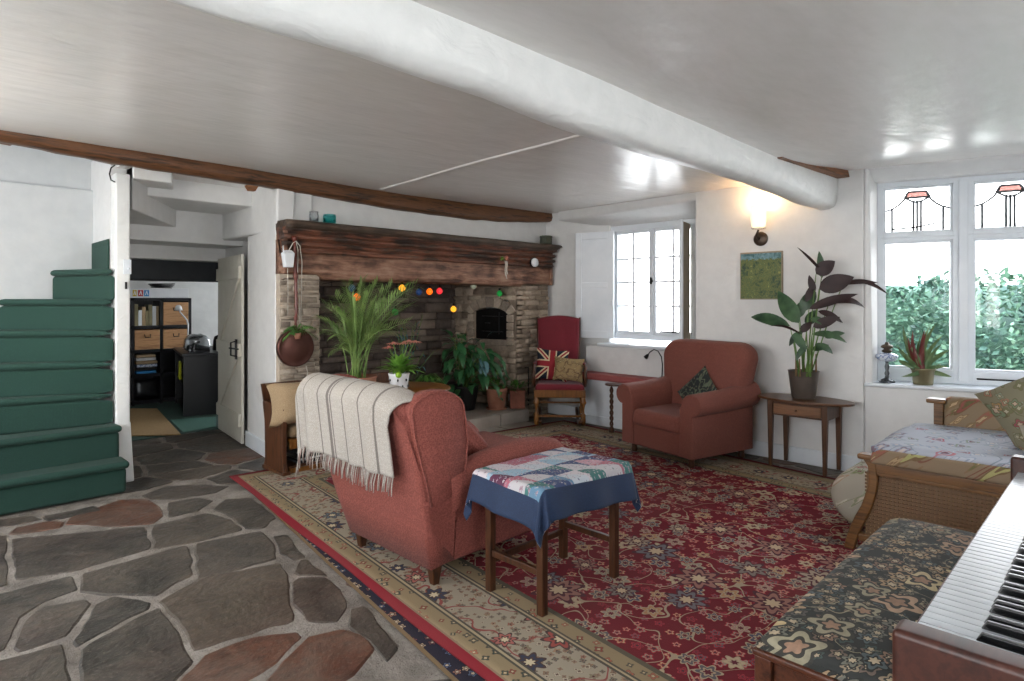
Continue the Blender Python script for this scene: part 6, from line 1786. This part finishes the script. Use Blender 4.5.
o = build('cable_coil', MB().tube([(sx_at(165)+.12*math.cos(k*.5)*(1+.01*k),SY+.14+.07*math.sin(k*.5),z0+.135+.0015*k) for k in range(40)], .006, 6), 'black_metal'); tag(o, 'loose black cable coiled on the white box', 'cable')
# desk
DA, DB = Vector((2.40,7.82,0)), Vector((2.66,9.0,0)); du = (DB-DA).normalized(); dv = Vector((du.y,-du.x,0))
def D_(a, b, z): v = DA+du*a+dv*b; return (v.x, v.y, z)
def dbx(mb, a0,a1,b0,b1,z0,z1): return mb.hexa([D_(a0,b0,z0),D_(a0,b1,z0),D_(a1,b1,z0),D_(a1,b0,z0)],[D_(a0,b0,z1),D_(a0,b1,z1),D_(a1,b1,z1),D_(a1,b0,z1)])
t = thing('desk_cabinet', 'black open-sided cabinet used as a worktop in the study', 'cabinet', (2.8, 8.4, 0))
build('worktop', dbx(MB(),-.02,1.2,-.02,.62,.70,.735), 'black_paint', t, bevel=.006)
build('end_panel', dbx(MB(),0,.03,0,.6,0,.70), 'black_paint', t, bevel=.003); build('end_panel', dbx(MB(),1.15,1.18,0,.6,0,.70), 'black_paint', t)
build('back_panel', dbx(MB(),.03,1.15,.57,.6,0,.70), 'black_paint', t)
build('shelf', dbx(MB(),.03,1.15,.02,.57,.34,.36).hexa([D_(.03,.02,.03),D_(.03,.57,.03),D_(1.15,.57,.03),D_(1.15,.02,.03)],[D_(.03,.02,.05),D_(.03,.57,.05),D_(1.15,.57,.05),D_(1.15,.02,.05)]), 'black_paint', t)
o = build('yellow_bag', MB().hexa([D_(.10,-.035,.42),D_(.24,-.035,.42),D_(.22,-.01,.42),D_(.12,-.01,.42)][::-1],[D_(.10,-.03,.62),D_(.20,-.03,.64),D_(.20,-.008,.64),D_(.10,-.008,.62)][::-1]), 'yellow_cloth', bevel=.008); tag(o, 'bright yellow cloth bag hanging on the side of the black cabinet', 'bag')
o = build('wine_bottle', MB().lathe([(.034,0),(.036,.01),(.036,.17),(.014,.22),(.013,.27),(.015,.275),(0,.28)], D_(.86,.10,.362), 14), 'pot_black'); tag(o, 'dark bottle standing inside the black cabinet', 'bottle')
# chrome toaster
t = thing('toaster', 'shiny chrome toaster on the black study cabinet', 'toaster', D_(.30,.24,.736))
P = [(-.02,.02),(-.03,.06),(-.02,.14),(.02,.19),(.06,.205),(.16,.205),(.20,.19),(.24,.14),(.25,.06),(.24,.02)]
ring = lambda a, k: [D_(a, .11+(b-.11)*k+.06, .74+z*k) for b, z in P]
b_ = beam_mesh([ring(.16,.9), ring(.18,1), ring(.40,1), ring(.42,.9)]); build('body', b_, 'chrome', t)
build('end_cap', beam_mesh([ring(.42,.96), ring(.45,.92), ring(.46,.8)]), 'black_metal', t)
build('lever', dbx(MB(),.145,.16,.15,.19,.85,.87), 'black_metal', t); build('base', dbx(MB(),.15,.45,.07,.30,.736,.765), 'black_metal', t, bevel=.004)
build('knob', MB().lathe([(.018,0),(.018,.012),(0,.014)], D_(.155,.12,.80), 12, axis=Matrix.Rotation(PI/2,3,'X')), 'black_metal', t)
for k in range(2): build('slot', dbx(MB(),.22,.38,.13+.07*k,.15+.07*k,.944,.948), 'black_metal', t)
o = build('black_kettle', MB().lathe([(.08,0),(.085,.01),(.075,.12),(.06,.17),(.02,.19),(.012,.20),(.015,.215),(0,.22)], D_(.40,.44,.736), 20), 'black_metal'); tag(o, 'rounded black kettle behind the chrome toaster', 'kettle')
o = build('drinking_glass', MB().lathe([(.028,0),(.034,.10),(.031,.10),(.026,.006),(0,.005)], D_(.05,.10,.736), 14), 'jar_glass'); tag(o, 'small drinking glass in front of the toaster on the cabinet', 'glass')
t = thing('desk_lamp', 'white angled desk lamp beside the toaster on the cabinet', 'lamp', D_(.85,.12,.736))
bb = Vector(D_(.85,.12,.736)); k_ = (bb.x+bb.y)/S2
build('base', MB().lathe([(.06,0),(.06,.012),(.01,.02)], bb, 16), 'white_ceramic', t)
build('arm', MB().tube([bb, PC(188,325,k_), PC(187,320,k_), PC(180,312,k_), PC(179,305,k_)], .010, 8), 'white_ceramic', t)
build('lamp_head', MB().lathe([(.02,.0),(.035,-.02),(.05,-.07),(.046,-.07),(.03,-.02)], PC(178.5,305,k_), 16), 'white_ceramic', t)
# mat and a paler green patch laid on the study carpet
q = [PZ(118,409.5),PZ(157,409.5),PZ(181,435.5),PZ(118,437)]
o = build('door_mat', MB().prism([(p.x,min(p.y,9.0)) for p in q][::-1], .004, .014), 'tan_mat', bevel=.002); tag(o, 'tan woven mat just inside the study doorway', 'mat')
q = [PZ(183,432.5),PZ(216,427),PZ(216,417),PZ(170,420)]
struct('floor_study_patch', MB().prism([(p.x,p.y) for p in q], .001, .004), 'paler_green')

# ================= added floor lamp, out of view, to lighten ceiling and fireplace corner =================
fl0 = Vector((-.85, 3.95, 0))
t = thing('added_floor_lamp', 'brass floor lamp with an open drum shade, added out of view for fill light', 'floor lamp', tuple(fl0))
build('base', MB().lathe([(.14,0),(.145,.012),(.13,.022),(.02,.035),(.012,.05)], fl0, 28), 'brass', t)
build('pole', MB().tube([fl0+Vector((0,0,.04)), fl0+Vector((0,0,1.50))], .011, 10), 'brass', t)
build('lamp_shade', MB().lathe([(.19,1.42),(.14,1.66),(.137,1.66),(.187,1.42)], fl0, 32), 'lamp_linen', t)
build('bulb', MB().ball(fl0+Vector((0,0,1.545)), .035, 14), 'lamp_glass', t)
l = bpy.data.lights.new('added_lamp_bulb', 'POINT'); l.energy = 4.5; l.color = (1,.93,.84); l.shadow_soft_size = .05  # added fill light, sitting just above the shade
o = bpy.data.objects.new('added_lamp_bulb', l); C.objects.link(o); o.location = fl0 + Vector((0,0,1.72))

# ================= daylight, camera =================
W = bpy.data.worlds.new('sky'); bpy.context.scene.world = W; W.use_nodes = True
nt = W.node_tree; nt.nodes.clear(); out = nt.nodes.new('ShaderNodeOutputWorld'); bg = nt.nodes.new('ShaderNodeBackground')
tcn = nt.nodes.new('ShaderNodeTexCoord'); sp_ = nt.nodes.new('ShaderNodeSeparateXYZ'); rp = nt.nodes.new('ShaderNodeValToRGB')
rp.color_ramp.elements[0].position = .0; rp.color_ramp.elements[0].color = (1,1,.995,1); rp.color_ramp.elements[1].position = .9; rp.color_ramp.elements[1].color = (.78,.86,1,1)
nt.links.new(tcn.outputs['Generated'], sp_.inputs[0]); nt.links.new(sp_.outputs[2], rp.inputs[0]); nt.links.new(rp.outputs[0], bg.inputs[0]); bg.inputs[1].default_value = 1.0
nt.links.new(bg.outputs[0], out.inputs[0])
def portal(name, c, nrm, sx, sy, up=(0,0,1), watts=0):
    l = bpy.data.lights.new(name, 'AREA'); l.shape = 'RECTANGLE'; l.size = sx; l.size_y = sy; l.cycles.is_portal = True
    o = bpy.data.objects.new(name, l); C.objects.link(o); o.location = c
    o.rotation_euler = Vector(nrm).to_track_quat('-Z', 'Y').to_euler(); return o
portal('daylight_bay', BP(.945,.34,1.53), tuple(-NB), 1.75, 1.5)
portal('daylight_recess', (5.84,3.63,1.56), (-1,0,0), 1.0, 1.2)
portal('daylight_near', (.3,-1.92,1.5), (0,1,0), 2.0, 1.2); portal('daylight_near', (3.2,-1.92,1.5), (0,1,0), 1.2, 1.2)
portal('daylight_left', (-1.92,3.5,1.475), (1,0,0), 2.4, 1.35); portal('daylight_left', (-1.92,.6,1.45), (1,0,0), 1.6, 1.3)
portal('daylight_stair', (-.2,5.8,3.32), (0,0,-1), 2.8, 1.4)
portal('daylight_study', (5.22,8.2,1.35), (-1,0,0), 1.5, 1.3)
l = bpy.data.lights.new('wall_lamp_bulb', 'POINT'); l.energy = .35; l.color = (1,.72,.42); l.shadow_soft_size = .04
o = bpy.data.objects.new('wall_lamp_bulb', l); C.objects.link(o); o.location = s0 + Vector((0,0,.235))
cam = bpy.data.cameras.new('camera'); co = bpy.data.objects.new('camera', cam); C.objects.link(co)
cam.sensor_width = 36; cam.lens = 36*F/1024; cam.shift_y = -(340.5-HY)/1024; cam.clip_start = .02
co.location = (0,0,H); co.rotation_euler = (PI/2, 0, -PI/4)
sc = bpy.context.scene; sc.camera = co
sc.view_settings.view_transform = 'Standard'; sc.view_settings.look = 'None'; sc.view_settings.gamma = 1; sc.view_settings.use_curve_mapping = False
sc.view_settings.exposure = EXPO
sc.cycles.use_denoising = True; sc.cycles.max_bounces = 10; sc.cycles.diffuse_bounces = 6; sc.cycles.glossy_bounces = 3; sc.cycles.transparent_max_bounces = 12
sc.cycles.sample_clamp_indirect = 8; sc.cycles.caustics_reflective = False; sc.cycles.caustics_refractive = False
